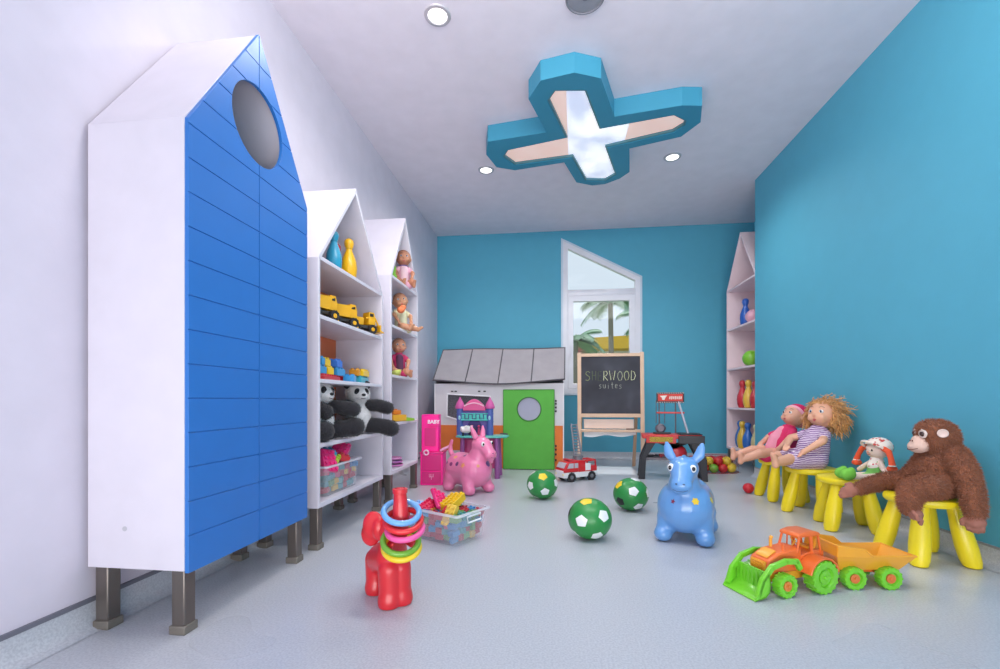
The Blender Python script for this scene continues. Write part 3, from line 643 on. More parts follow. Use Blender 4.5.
# ------------------------------------------------------------------ elephant ring toss
EL=(-.620,1.630,0); ez=R(-48)
t=thing('elephant_ring_toss','red plastic elephant ring toss toy with raised trunk on the floor','toy elephant',EL,ez)
m=mat((214,38,48),.38,coat=.3,var=.03)
P=[('l',[((-.055,0,.135),.062),((.03,0,.16),.060),((.045,0,.22),.050)]),
   ('s',(.045,0,.265),(.055,.056,.056)),
   ('l',[((.07,0,.26),.036),((.102,0,.275),.034),((.116,0,.33),.030),((.114,0,.385),.025),((.110,0,.415),.023)])]
for x in (-.080,.060):
    for y in (-.020,.020): P+=[('l',[((x,y,.13),.042),((x+.004,y,.05),.040),((x+.008,y*1.2,.020),.042)])]
me=blob(P,.005,4); bm=B(); bm.from_mesh(me)
bmesh.ops.bisect_plane(bm,geom=bm.verts[:]+bm.edges[:]+bm.faces[:],plane_co=(0,0,.002),plane_no=(0,0,-1),clear_outer=True)
obj('body',bm,m,t,ang=60)
bm=B(); lathe(bm,[(.014,.412),(.026,.416),(.027,.432),(.018,.434),(.015,.420)],24,Matrix.Translation((.110,0,0))); obj('trunk_tip',bm,m,t)
for sg in (1,-1):
    me=blob([('s',(.005,sg*.060,.285),(.042,.020,.054),(0,0,sg*R(-50))),('s',(-.012,sg*.064,.250),(.038,.018,.046),(0,0,sg*R(-50))),('s',(.03,sg*.042,.275),(.022,.03,.045))],.005,4); obj('ear',me,m,t)
    obj('tusk',blob([('l',[((.085,sg*.034,.235),.014),((.115,sg*.042,.225),.011),((.140,sg*.040,.245),.007)])],.004,2),m,t)
    bm=B(); sph(bm,(.088,sg*.038,.285),(.005,.005,.008)); obj('eye',bm,mat((30,20,22),.2),t)
obj('tail',blob([('l',[((-.108,0,.15),.010),((-.128,0,.13),.008),((-.13,0,.10),.010)])],.004,2),m,t)
for lab,p,tl,c in [('light blue ring uppermost around the trunk of the red elephant',(-0.536,1.535,.352),(26,4),(110,170,228)),
   ('red ring just below the blue ring on the elephant trunk',(-0.529,1.535,.322),(24,-2),(226,46,52)),
   ('pink ring hanging under the red ring on the elephant',(-0.522,1.532,.292),(20,-5),(236,90,160)),
   ('green ring tilted steeply below the pink ring on the elephant',(-0.536,1.528,.252),(30,3),(112,172,50)),
   ('yellow ring lowest of the five around the elephant trunk',(-0.534,1.530,.228),(26,0),(240,205,40))]:
    bm=B(); torus(bm,(0,0,0),.0615,.0105,n=48,k=14); o=obj('toss_ring',bm,mat(c,.35,coat=.3)); o.location=p; o.rotation_euler=Euler((R(tl[0]),R(tl[1]),R(20)),'XYZ')
    setprops(o,lab,'ring','rings of the elephant toss game')
# ------------------------------------------------------------------ tractor
OG=mat((232,112,48),.35,coat=.3); LG=mat((118,206,48),.35,coat=.3); AM=mat((240,168,48),.35,coat=.3)
t=thing('toy_tractor','orange plastic toy tractor with green front loader bucket and green wheels','toy tractor',(.995,1.945,0),R(203),sc=1.03)
def wl(par,x,y,r,w,tread,hub=None):
    wheel(par,(x,y,r),r,w,LG,hub or LG,(0,1 if y>0 else -1,0),tread)
for y in (.078,-.078): wl(t,-.01,y,.062,.045,16); wl(t,.155,y*.9,.043,.036,14,mat((220,130,60),.4))
bm=B(); box(bm,(.07,0,.06),(.25,.07,.035),bev=.006); obj('chassis',bm,AM,t)
bm=B(); prism(bm,[(.04,.075),(.20,.075),(.205,.10),(.198,.125),(.15,.150),(.04,.160)],-.042,.042,Matrix.Translation((0,0,0))@XZ); bonnet=obj('bonnet',bm,OG,t,bev=.006)
bm=B(); prism(bm,[(.150,.1515),(.190,.132),(.188,.136),(.150,.156)],-.026,.026,XZ); obj('bonnet_grille',bm,AM,bonnet)
bm=B(); box(bm,(.205,0,.10),(.008,.068,.042),bev=.003)
for i in range(5): box(bm,(.211,0,.084+i*.008),(.004,.055,.003))
obj('radiator',bm,AM,bonnet)
bm=B(); cyl(bm,(.115,-.028,.15),(.115,-.028,.185),.006); cyl(bm,(.115,-.028,.185),(.109,-.028,.192),.0065); obj('exhaust_pipe',bm,AM,t)
bm=B(); cyl(bm,(.115,.028,.15),(.115,.028,.178),.005); obj('exhaust_pipe',bm,OG,t)
for sg in (1,-1):
    bm=B(); pts=[(-.01+.074*math.cos(a),.062+.074*math.sin(a)) for a in [R(12+i*12) for i in range(14)]]; inn=[(-.01+.066*math.cos(a),.062+.066*math.sin(a)) for a in [R(168-i*12) for i in range(14)]]
    y0,y1=(.040,.098) if sg>0 else (-.098,-.040)
    prism(bm,pts+inn,y0,y1,Matrix.Scale(-1,4,(0,1,0))@XZ); 
    obj('mudguard',bm,OG,t,bev=.002)
bm=B(); prism(bm,[(-.075,.07),(.045,.07),(.045,.13),(-.02,.145),(-.075,.14)],-.04,.04,XZ); obj('rear_body',bm,OG,t,bev=.004)
bm=B(); box(bm,(-.035,0,.150),(.035,.045,.012),bev=.004); box(bm,(-.055,0,.172),(.010,.045,.045),(0,R(-10),0),bev=.004); obj('driver_seat',bm,AM,t)
bm=B(); torus(bm,(.022,0,.178),.017,.003,(0,R(-60),0),20,8); cyl(bm,(.022,0,.178),(.042,0,.155),.003); obj('steering_wheel',bm,AM,t)
bm=B()
for y in (-.040,.040):
    tube(bm,[(.045,y,.145),(.030,y*.93,.204)],.0045,8); tube(bm,[(-.03,y,.13),(-.025,y*.93,.206)],.0065,8); tube(bm,[(-.075,y,.13),(-.062,y*.93,.204)],.0045,8)
tube(bm,[(.045,-.04,.150),(.045,.04,.150)],.004,8); tube(bm,[(.003,-.038,.205),(.003,-.040,.14)],.003,6)
for z_,x_ in ((.203,.036),(.204,-.062)): tube(bm,[(x_,-.040,z_),(x_,.040,z_)],.0045,8)
for y in (-.0375,.0375): tube(bm,[(.034,y,.203),(-.063,y,.203)],.0045,8)
cabf=obj('cab_frame',bm,OG,t); cabf.location.x=.016
bm=B(); prism(bm,[(-.072,.201),(.042,.201),(.036,.213),(.0,.220),(-.045,.219),(-.068,.213)],-.044,.044,XZ); obj('roof',bm,OG,cabf,bev=.006)
for y in (-.070,.070):
    bm=B(); P=[(.085,y,.10),(.10,y,.125),(.15,y,.130),(.215,y,.115),(.260,y,.070),(.278,y,.02)]
    k=[Vector(p) for p in P]; 
    for a,b in zip(k,k[1:]):
        d=b-a; box(bm,(a+b)/2,(d.length+.014,.016,.020),(0,-math.atan2(d.z,d.x),0),bev=.004)
    obj('loader_arm',bm,LG,t)
bm=B(); out_=[(.235,.098),(.228,.060),(.232,.026),(.25,.010),(.298,.002),(.298,.006),(.254,.016),(.238,.030),(.234,.060),(.241,.097)]
prism(bm,out_,-.078,.078,XZ)
for y in (-.078,.074): prism(bm,[(.235,.098),(.228,.060),(.232,.026),(.25,.010),(.298,.002),(.280,.035),(.262,.075)],-y-.004,-y,XZ)
for i in range(8): box(bm,(.238,-.066+i*.019,.06),(.006,.004,.06))
obj('loader_bucket',bm,LG,t)
t=thing('toy_trailer','yellow tipping trailer with orange frame hitched behind the toy tractor','toy trailer',(1.245,2.005,0),R(187))
for y in (.07,-.07):
    for x in (.072,-.070): wl(t,x,y,.044,.036,14,mat((220,120,60),.4))
bm=B(); box(bm,(.0,0,.06),(.26,.07,.016),bev=.004); box(bm,(.145,0,.055),(.07,.018,.012),bev=.003); cyl(bm,(.072,-.07,.044),(.072,.07,.044),.006); cyl(bm,(-.07,-.07,.044),(-.07,.07,.044),.006); obj('frame',bm,OG,t)
def loft(bm,A,Bq):
    a=[bm.verts.new(p) for p in A]; b=[bm.verts.new(p) for p in Bq]; n=len(a)
    for i in range(n): bm.faces.new((a[i],a[(i+1)%n],b[(i+1)%n],b[i]))
    return a,b
bm=B()
bot=[(-.125,-.055,.072),(.115,-.055,.072),(.115,.055,.072),(-.125,.055,.072)]; top=[(-.165,-.082,.128),(.135,-.082,.168),(.135,.082,.168),(-.165,.082,.128)]
# stepped side: extra ring points
def trail(z0,y,inset):
    return [(-.12+inset,y,z0),(.112-inset,y,z0)]
a,b=loft(bm,bot,[(-.17,-.080,.130),(.140,-.080,.130),(.140,.080,.130),(-.17,.080,.130)])
bm.faces.new(a[::-1])
for i,y in ((0,-1),(3,1)):
    p=[bm.verts.new(q) for q in [(.0,y*.080,.130),(.035,y*.081,.158),(.140,y*.083,.172),(.140,y*.080,.130)]]; bm.faces.new(p)
p=[bm.verts.new(q) for q in [(.140,-.080,.130),(.140,.080,.130),(.140,.083,.172),(.140,-.083,.172)]]; bm.faces.new(p)
me=bake(bm,[('SOLIDIFY',dict(thickness=.005,offset=0))]); bed=obj('tipping_bed',me,AM,t,smooth=False)
bm=B(); tube(bm,[(-.17,-.082,.131),(.0,-.082,.131),(.035,-.083,.159),(.140,-.085,.173),(.142,.085,.173),(.035,.083,.159),(.0,.082,.131),(-.17,.082,.131)],.0045,8,True); obj('rim',bm,AM,bed)
# ------------------------------------------------------------------ fire truck
RDm=mat((214,34,44),.3,coat=.4); WHm=mat((238,238,240),.35,coat=.3); GY=mat((130,132,140),.4,.3)
t=thing('toy_fire_truck','red and white toy fire truck with raised grey ladder near the easel','toy fire truck',(.215,4.24,0),R(214),sc=1.12)
bm=B(); box(bm,(0,0,.055),(.34,.13,.045),bev=.01); obj('lower_body',bm,WHm,t)
for x,nm in ((.095,1),(-.11,1)):
    for y in (.058,-.058): wheel(t,(x,y,.038),.039,.03,BK,GY,(0,1 if y>0 else -1,0),12)
bm=B(); prism(bm,[(.02,.078),(.165,.078),(.165,.105),(.128,.165),(.02,.170)],-.064,.064,XZ); cab=obj('cab',bm,RDm,t,bev=.008)
bm=B(); box(bm,(.150,0,.135),(.004,.105,.05),(0,R(-32),0),bev=.001); 
for y in (-.0655,.0655): prism(bm,[(.075,.112),(.138,.112),(.118,.152),(.075,.152)],-y-.001,-y+.001,XZ); prism(bm,[(.03,.112),(.066,.112),(.066,.152),(.03,.152)],-y-.001,-y+.001,XZ)
obj('window',bm,mat((190,185,195),.15),cab)
bm=B()
for y in (-.025,.03): sph(bm,(.09,y,.125),(.014,.014,.018)); 
obj('bumper_grille',bm,WHm,cab)
bm=B(); box(bm,(.168,0,.083),(.008,.10,.022),bev=.004); obj('front_grille',bm,mat((240,240,244),.3),cab)
for y in (-.05,.05):
    bm=B(); sph(bm,(.167,y,.062),(.006,.012,.009)); obj('headlight',bm,mat((250,240,180),.2),t)
bm=B(); box(bm,(-.075,0,.098),(.19,.122,.045),bev=.006); box(bm,(-.015,0,.14),(.07,.122,.06),bev=.006); obj('water_tank',bm,RDm,t,label='red rear body')
for y in (-.0615,.0615):
    bm=B(); box(bm,(-.075,y,.115),(.055,.003,.06),bev=.001)
    obj('side_panel',bm,WHm,t,label='white side panel')
bm=B()
for y in (-.055,.055): tube(bm,[(-.05,y,.165),(-.155,y,.165),(-.16,y,.08)],.008,8)
tube(bm,[(-.155,-.055,.165),(-.155,.055,.165)],.008,8); obj('rear_frame',bm,RDm,t)
bm=B(); cyl(bm,(-.02,0,.17),(-.02,0,.188),.036); box(bm,(-.02,0,.195),(.07,.05,.018),bev=.003); tb_=obj('turntable',bm,GY,t)
bm=B(); a=Vector((-.02,0,.20)); d=Vector((.03,-.02,.27)); w_=Vector((-.83,.56,0))*.030; n_=11
for y in (-1,1): tube(bm,[a+w_*y,a+d+w_*y*.75],.0075,6)
for i in range(n_): q=a+d*(i+.6)/n_; tube(bm,[q-w_*.9,q+w_*.9],.005,6)
obj('ladder',bm,GY,t)
bm=B(); box(bm,(.09,0,.176),(.03,.09,.012),bev=.004); obj('light_bar',bm,mat((210,60,70),.3),cab)
# ------------------------------------------------------------------ red ball and net of balls
ball('small red plastic ball alone on the floor beside the first yellow stool',(1.56,3.80,0),.041,(216,36,52))
NC=Vector((1.655,4.90,0)); cols=[(206,40,44),(206,40,44),(236,204,60),(206,40,44),(236,204,60),(120,190,60)]
nm={(206,40,44):'red',(236,204,60):'yellow',(120,190,60):'green'}
pos=[(-.20,-.06),(-.11,-.085),(-.02,-.095),(.075,-.085),(.165,-.06),(-.16,.03),(-.065,.0),(.025,-.005),(.115,.01),(.20,.02)]
seq=[2,0,5,1,2,0,1,3,0,2]; up=[(-.21,-.0),(-.15,-.045),(-.055,-.055),(.04,-.055),(.125,-.04),(-.10,.03),(0.0,.03),(.09,.03)]; su=[0,0,2,1,2,1,0,3]
for (x,y),k,z in [(p,s,0) for p,s in zip(pos,seq)]+[(p,s,.072) for p,s in zip(up,su)]:
    c=cols[k]; bm=B(); sph(bm,(0,0,.046),.046); o=obj('pit_ball',bm,mat(c,.35,coat=.3)); o.location=NC+Vector((x,y,z+.002))
    setprops(o,'%s plastic ball in the net bag beside the niche shelf'%nm[c],'ball','%s balls in the net bag'%nm[c])
bm=B()
def netp(u,v): # u around, v height 0..1
    s=math.sin(PI*(.08+.84*v)) if v>.5 else 1; return NC+Vector(((.255 if v<.6 else .255-.3*(v-.6))*math.cos(u),(.15 if v<.6 else .15-.14*(v-.6))*math.sin(u),.005+v*.165))
for k in range(22):
    for sgn in (1,-1): tube(bm,[netp(2*PI*k/26+sgn*v*1.1,v) for v in [i/7 for i in range(8)]],.0009,4)
for v in (0,1): tube(bm,[netp(2*PI*i/40,v) for i in range(40)],.0025,5,True)
o=obj('net_bag',bm,mat((170,50,60),.7)); setprops(o,'red mesh net bag holding a pile of colourful plastic balls','net bag')
# ================================================================== PLAYHOUSE
t=thing('playhouse','fabric playhouse with grey roof, green door and orange band against the back wall','playhouse',(-.60,4.80,0))
X0,X1=-.70,.715; fab=mat((214,210,214),.85,bump=.15,bs=30); org=mat((226,122,58),.85,bump=.1,bs=30); grn=mat((92,176,70),.8,bump=.25,bs=14,var=.05); rf=mat((158,153,158),.8,bump=.3,bs=9,var=.06); sm=mat((84,80,86),.8)
bm=B(); bx(bm,X0,X1,0,.012,.0,.93)
cut=B(); prism(cut,[(-.56,.57),(-.555,.815),(-.08,.79),(-.08,.42)],-.1,.1,XZ); bx(cut,.063,.615,-.1,.1,.01,.865)
obj('front_wall',boolean(bm,cut),fab,t,label='white fabric front wall')
bm=B(); bx(bm,X0,-.06,-.004,0,.20,.475)
cut=B(); prism(cut,[(-.56,.57),(-.555,.815),(-.08,.79),(-.08,.42)],-.1,.1,XZ); obj('orange_band',boolean(bm,cut),org,t)
bm=B(); bx(bm,-.06,.063,-.004,0,.01,.475); obj('orange_band',bm,org,t)
bm=B(); bx(bm,.617,X1-.012,-.004,0,.01,.475); obj('orange_band',bm,org,t)
bm=B(); bx(bm,X1-.012,X1,-.006,.0,.0,.93); obj('edge_piping',bm,mat((232,230,232),.7),t)
bm=B(); bx(bm,X0,X0+.012,-.006,.0,.0,.93); obj('edge_piping',bm,mat((232,230,232),.7),t)
for x0,x1 in ((X0,X0+.012),(X1-.012,X1)):
    bm=B(); bx(bm,x0,x1,.012,.86,0,.93); prism(bm,[(0,.93),(.43,1.34),(.86,.93)],x0,x1,YZ); obj('side_wall',bm,fab,t)
bm=B(); bx(bm,X0,X1,.85,.862,0,.93); obj('rear_wall',bm,mat((196,190,196),.85),t)
bm=B(); q=[(-.56,.57),(-.555,.815),(-.08,.79),(-.08,.42)]
for a,b in zip(q,q[1:]+q[:1]): tube(bm,[(a[0],-.006,a[1]),(b[0],-.006,b[1])],.009,6)
wf=obj('window_border',bm,mat((236,234,238),.6),t)
bm=B(); prism(bm,q,-.011,-.010,XZ); obj('window_mesh',bm,clearmat(.35,(130,128,138)),wf)
# roof with sagging panels
def roofsheet(ys,zs,ye,ze,name,m):
    bm=B(); nx,ny=32,8; V=[]
    for j in range(ny+1):
        f=j/ny; row=[]
        for i in range(nx+1):
            u=i/nx; x=X0-.01+.005*f+(X1-X0+.02+.01*f)*u
            sag=-.035*(1-f)*math.sin(PI*u)*1.2 - .012*math.sin(PI*f)*abs(math.sin(4*PI*u))
            row.append(bm.verts.new((x,ys+(ye-ys)*f,zs+(ze-zs)*f+sag+.004*math.sin(9*u+5*f))))
        V.append(row)
    for j in range(ny):
        for i in range(nx): bm.faces.new((V[j][i],V[j][i+1],V[j+1][i+1],V[j+1][i]))
    return V,bake(bm,[('SOLIDIFY',dict(thickness=.008,offset=1))])
bm0=B()
def RP(u,f,ys=-.03,zs=.965,ye=.40,ze=1.345):
    sag=-.035*(1-f)*math.sin(PI*u)*1.2-.012*math.sin(PI*f)*abs(math.sin(4*PI*u))
    return Vector((X0-.01+.005*f+(X1-X0+.02+.01*f)*u, ys+(ye-ys)*f-.010, zs+(ze-zs)*f+sag+.004*math.sin(9*u+5*f)+.004))
_,me=roofsheet(-.03,.965,.40,1.345,'front',rf); roof=obj('roof',me,rf,t,label='grey fabric roof')
_,me=roofsheet(.89,.965,.40,1.345,'rear',rf); obj('rear_roof',me,rf,t)
for u in (0.004,.25,.5,.75,.996):
    bm=B(); tube(bm,[RP(u,f/8) for f in range(9)],.006,6); obj('roof_seam',bm,sm,roof)
bm=B(); tube(bm,[RP(i/30,0) for i in range(31)],.009,6); obj('roof_hem',bm,sm,roof)
bm=B(); tube(bm,[RP(i/30,1) for i in range(31)],.006,6); obj('ridge_seam',bm,sm,roof)
# door
bm=B(); bx(bm,.066,.612,-.022,-.008,.012,.862); cut=B(); cyl(cut,(.344,-.2,.653),(.344,.2,.653),.125,n=48); d=obj('door',boolean(bm,cut),grn,t,label='green fabric door')
bm=B(); torus(bm,(.344,-.022,.653),.127,.006,(R(90),0,0),48,8); obj('porthole_ring',bm,mat((66,120,60),.7),d)
bm=B(); cyl(bm,(.344,-.014,.653),(.344,-.012,.653),.125,n=48); obj('porthole_pane',bm,clearmat(.72,(170,172,196)),d)
bm=B(); bx(bm,.03,.115,-.030,-.020,.366,.394); obj('door_tab',bm,mat((92,96,96),.8),d,bev=.003)
bm=B()
for z in [.86,.01]: tube(bm,[(.066,-.022,z+(.0 if z<.5 else 0)),(.612,-.022,z)],.004,5)
tube(bm,[(.067,-.022,.012),(.067,-.022,.862)],.004,5); tube(bm,[(.611,-.022,.012),(.611,-.022,.862)],.004,5); obj('door_hem',bm,mat((70,140,56),.8),d)
bm=B()
for z in (.74,.71,.67,.63,.26,.22,.17,.11): box(bm,(.628,-.008,z),(.018,.006,.020))
for x in (-.50,-.46,-.20,-.14): box(bm,(x,-.006,.845),(.026,.006,.012))
obj('fastener_tape',bm,mat((46,44,50),.8),t)
# ------------------------------------------------------------------ vanity castle table
TQ=mat((92,190,180),.4,coat=.2); PU=mat((96,84,160),.45,coat=.2); PKm=mat((226,92,150),.45,coat=.2); LV=mat((190,120,190),.4)
t=thing('play_vanity','turquoise topped play table with purple legs behind the pink hopper','play table',(-.70,4.33,0))
bm=B(); prism(bm,[(-.24,-.08),(-.19,-.14),(.10,-.15),(.26,-.08),(.27,.06),(.18,.13),(-.2,.13),(-.24,.08)],.385,.405); obj('tabletop',bm,TQ,t,bev=.008)
for x,y in ((-.17,-.09),(.16,-.09),(-.17,.09),(.16,.09)):
    bm=B(); cyl(bm,(x*1.06,y*1.1,0),(x,y,.385),.026,.020,14); obj('leg',bm,mat((150,86,150),.45),t)
bm=B(); bx(bm,-.17,.14,.0,.10,.08,.385); obj('cupboard',bm,mat((196,70,130),.5),t,bev=.006,label='pink cupboard front')
bm=B(); bx(bm,-.14,-.02,-.008,0,.13,.36); bx(bm,-.0,.12,-.008,0,.13,.36); obj('drawer_front',bm,mat((220,96,150),.5),t,bev=.005)
t=thing('toy_castle','purple and pink toy castle playset standing on the turquoise play table','toy castle',(-.775,4.37,.405))
bm=B(); bx(bm,-.15,.16,-.02,.05,0,.25); obj('back_panel',bm,PU,t,bev=.006)
for x in (-.145,.155):
    bm=B(); cyl(bm,(x,-.01,0),(x,-.01,.26),.034,n=16)
    for k in range(3): torus(bm,(x,-.01,.05+k*.08),.034,.004,n=16,k=6)
    tw=obj('tower',bm,mat((84,104,176),.45),t)
    bm=B(); lathe(bm,[(.046,.26),(.050,.275),(.036,.315),(.012,.355),(.004,.375)],16,Matrix.Translation((x,-.01,0))); obj('tower_roof',bm,mat((206,90,160),.4),tw)
    bm=B(); sph(bm,(x,-.043,.17),(.012,.006,.022)); obj('tower_window',bm,mat((150,210,220),.3),tw)
bm=B(); prism(bm,[(-.11+.22*i/16, .27+.085*math.sin(PI*i/16)) for i in range(17)]+[(.11,.24),(-.11,.24)],.0,.06,Matrix.Translation((0,.02,0))@XZ); obj('arched_roof',bm,PKm,t,bev=.005)
bm=B(); tube(bm,[(-.10+.2*i/14,-.04,.285+.03*math.sin(PI*i/14)) for i in range(15)],.007,6); obj('roof_garland',bm,mat((240,190,210),.4),t)
bm=B(); prism(bm,[(-.06,0),(.07,0),(.07,.11),(.04,.15),(.005,.16),(-.03,.15),(-.06,.11)],.02,.03,XZ); obj('doorway',bm,mat((60,46,110),.5),t,bev=.003)
bm=B(); 
for i in range(7): x=-.11+i*.037; box(bm,(x,-.035,.175+.012*(i%2)),(.028,.012,.05),bev=.003)
tube(bm,[(-.13,-.04,.148),(.14,-.04,.148)],.007,6); tube(bm,[(-.13,-.04,.21),(.14,-.04,.21)],.005,6); obj('balcony',bm,mat((78,196,186),.4),t,label='turquoise balcony')
for x,c in ((-.02,(236,120,170)),(.05,(200,60,110)),(.10,(70,60,150))):
    bm=B(); cyl(bm,(x,-.045,.001),(x,-.045,.07),.016,.009,14); sph(bm,(x,-.045,.085),.014); obj('figure',bm,mat(c,.4),t)
t=thing('toy_sheep','white toy sheep with black face standing on the turquoise table','toy sheep',(-.83,4.24,.405),R(8))
WL=mat((236,234,232),.9,bump=.6,bs=70)
rnd=random.Random(4); P=[('s',(0,0,.06),(.062,.036,.036))]+[('s',(rnd.uniform(-.05,.05),rnd.uniform(-.024,.024),.06+rnd.uniform(-.02,.026)),.018) for _ in range(24)]
obj('body',blob(P,.004,1),WL,t)
bm=B(); sph(bm,(.070,-.004,.062),(.020,.015,.019)); sph(bm,(.060,-.02,.072),(.008,.012,.005)); obj('head',bm,mat((40,38,42),.6),t)
for x in (-.035,.035):
    for y in (-.018,.018):
        bm=B(); cyl(bm,(x,y,0),(x,y,.04),.007,n=8); obj('leg',bm,mat((40,38,42),.6),t)
# ------------------------------------------------------------------ pink toy kitchen tower
HP=mat((252,20,150),.35,coat=.3,emit=.15); HP2=mat((225,20,128),.35,coat=.3)  # main pink plastic carries a slight painted-in glow
t=thing('toy_kitchen_tower','hot pink plastic play kitchen tower with white lettering next to the doll shelf','play kitchen',(-1.07,3.90,0),R(5))
bm=B(); bx(bm,-.098,.055,-.03,.10,.29,.62); obj('upper_column',bm,HP,t,bev=.006)
bm=B(); bx(bm,-.10,.10,-.075,.12,.0,.285); obj('lower_cabinet',bm,HP,t,bev=.006)
bm=B(); bx(bm,-.105,.108,-.085,.13,.275,.292); obj('counter',bm,HP2,t,bev=.004)
bm=B(); bx(bm,-.085,.085,-.081,-.075,.13,.265); bx(bm,-.085,.085,-.081,-.075,.015,.12); dr=obj('cabinet_door',bm,HP2,t,bev=.003)
bm=B()
for x in (-.018,-.006,.006,.018): tube(bm,[(x,-.083,.075),(x,-.083,.10)],.0018,5)
tube(bm,[(-.018,-.083,.075),(.018,-.083,.075)],.002,5); tube(bm,[(0,-.083,.075),(0,-.083,.05)],.0025,5); obj('fork_emblem',bm,mat((255,190,225),.4),dr)
bm=B(); torus(bm,(-.045,-.086,.288),.020,.007,(R(90),0,0),24,8); obj('dial_ring',bm,mat((255,214,236),.35),t,label='pale pink ring dial')
bm=B(); box(bm,(.012,-.045,.555),(.11,.03,.055),(0,0,0),bev=.006); sg_=obj('sign_board',bm,HP,t)
obj('lettering',textmesh('BABY',.044,.002,Matrix.Translation((.016,-.062,.556))@Euler((R(90),0,0)).to_matrix().to_4x4()),mat((255,240,250),.4),sg_,smooth=False,label='white capital letters BABY')
bm=B(); bx(bm,-.07,.03,-.036,-.03,.34,.50); obj('hood_panel',bm,HP2,t,bev=.003)
bm=B(); tube(bm,[(.075,-.05,.30),(.10,-.05,.315),(.165,-.05,.345)],[.012,.013,.011],10); obj('spout',bm,mat((248,180,215),.3),t,label='pale pink spout')
# ------------------------------------------------------------------ EASEL
WDm=mat((222,188,160),.6,bump=.1,bs=20,var=.06,vs=12)
t=thing('easel','wooden double-sided easel with chalkboard in front of the window','easel',(.607,4.85,0))
for sx_ in (-1,1):
    bm=B(); tube(bm,[(sx_*.325,-.02,0),(sx_*.325,.035,.7),(sx_*.325,.085,1.26)],.001,4); bm.free()
    bm=B(); box(bm,(sx_*.328,.0,.63),(.040,.022,1.262),(R(-3),0,0)); obj('front_leg',bm,WDm,t,bev=.003)
    bm=B(); box(bm,(sx_*.300,.20,.60),(.034,.022,1.24),(R(14),0,0)); obj('rear_leg',bm,mat((196,160,130),.6),t,bev=.003)
bm=B(); box(bm,(0,.030,1.232),(.616,.022,.034),(R(-3),0,0)); obj('top_rail',bm,WDm,t,bev=.002)
bm=B(); box(bm,(0,-.004,.585),(.616,.022,.040),(R(-3),0,0)); obj('lower_rail',bm,WDm,t,bev=.002)
CB=ramp_mat('noise',[(.35,(52,52,60)),(.6,(66,67,76)),(.75,(86,88,96))],3.2,.8)
bm=B(); box(bm,(0,.014,.908),(.616,.010,.614),(R(-3),0,0)); cb=obj('chalkboard',bm,CB,t)
bm=B(); box(bm,(0,.028,.908),(.62,.006,.62),(R(-3),0,0)); obj('whiteboard_back',bm,mat((226,228,232),.4),t)
bm=B(); box(bm,(-.02,.01,.495),(.52,.012,.10),(R(-3),0,0)); obj('tray_board',bm,mat((232,206,190),.5),t,bev=.002)
bm=B(); box(bm,(0,-.025,.425),(.62,.07,.026),(0,0,0)); tr_=obj('tray',bm,WDm,t,bev=.003)
bm=B(); box(bm,(.20,-.03,.444),(.09,.014,.012),(0,0,.1),bev=.003); setprops(obj('chalk_stick',bm,mat((90,80,82),.7)),'dark chalk holder lying on the easel tray','chalk').location=(.607,4.85,0)
# paper roll hanging below the tray
bm=B(); n=24; top=[bm.verts.new((-.28+.54*i/n,-.006,.412)) for i in range(n+1)]; bot=[bm.verts.new((-.28+.54*i/n,-.008,.372-.010*math.sin(i*.45)-.01*(1-i/n))) for i in range(n+1)]
for i in range(n): bm.faces.new((top[i],top[i+1],bot[i+1],bot[i]))
obj('paper_sheet',bm,mat((244,246,250),.7),t,label='torn white paper edge')
# chalk strokes
STR={'S':[[(.9,.85),(.6,1),(.25,.92),(.15,.72),(.45,.55),(.8,.42),(.88,.2),(.55,0),(.1,.08)]],
'H':[[(.15,1),(.18,0)],[(.8,1),(.78,0)],[(.15,.5),(.8,.54)]],'E':[[(.8,1),(.2,.98),(.18,.02),(.85,0)],[(.2,.52),(.7,.54)]],
'R':[[(.15,0),(.2,1),(.65,.98),(.85,.75),(.6,.52),(.2,.48),(.9,0)]],'W':[[(.0,1),(.28,0),(.52,.8),(.76,0),(1.05,1)]],
'O':[[(.5,1),(.15,.8),(.08,.4),(.35,.02),(.75,.08),(.95,.5),(.8,.88),(.5,1)]],'D':[[(.15,0),(.2,1),(.7,.85),(.92,.45),(.65,.05),(.12,0)]],
's':[[(.8,.55),(.5,.65),(.2,.5),(.5,.33),(.8,.2),(.5,0),(.15,.06)]],'u':[[(.15,.62),(.2,.1),(.5,0),(.8,.15),(.82,.62)],[(.82,.62),(.88,0)]],'i':[[(.5,.62),(.5,0)],[(.5,.82),(.52,.86)]],
't':[[(.45,1),(.48,.05),(.75,0)],[(.15,.65),(.8,.68)]],'e':[[(.15,.35),(.8,.38),(.7,.6),(.4,.66),(.15,.4),(.3,.05),(.8,.05)]]}
def chalk(word,x0,z0,w,h,c,r=.0032,jit=0,parent=None,adv=None):
    x=x0; MR=Matrix.Translation((0,.014,.908))@Euler((R(-3),0,0)).to_matrix().to_4x4()
    for i,ch in enumerate(word):
        bm=B(); dz=jit*math.sin(i*2.1)
        for st in STR[ch]:
            P=[MR@Vector((x+px*w*.82,-.0056,z0+dz+pz*h)) for px,pz in st]
            tube(bm,P,r,5)
        cc=c[i] if isinstance(c,list) else c
        obj('chalk_letter',bm,mat(cc,.95),cb,label='chalk letter %s'%ch); x+=(adv[i] if adv else w)
g1=(150,162,110); g2=(150,170,100); g3=(232,238,190)
chalk('SHERWOOD',-.268,.050,.07,.100,[g1,(100,112,84),(92,104,80),g3,g3,(190,196,160),(200,206,150),g3],.0030,.004,adv=[.068,.060,.060,.068,.082,.068,.068,.06])
chalk('suites',-.125,-.035,.042,.065,(170,174,160),.0024,.003)
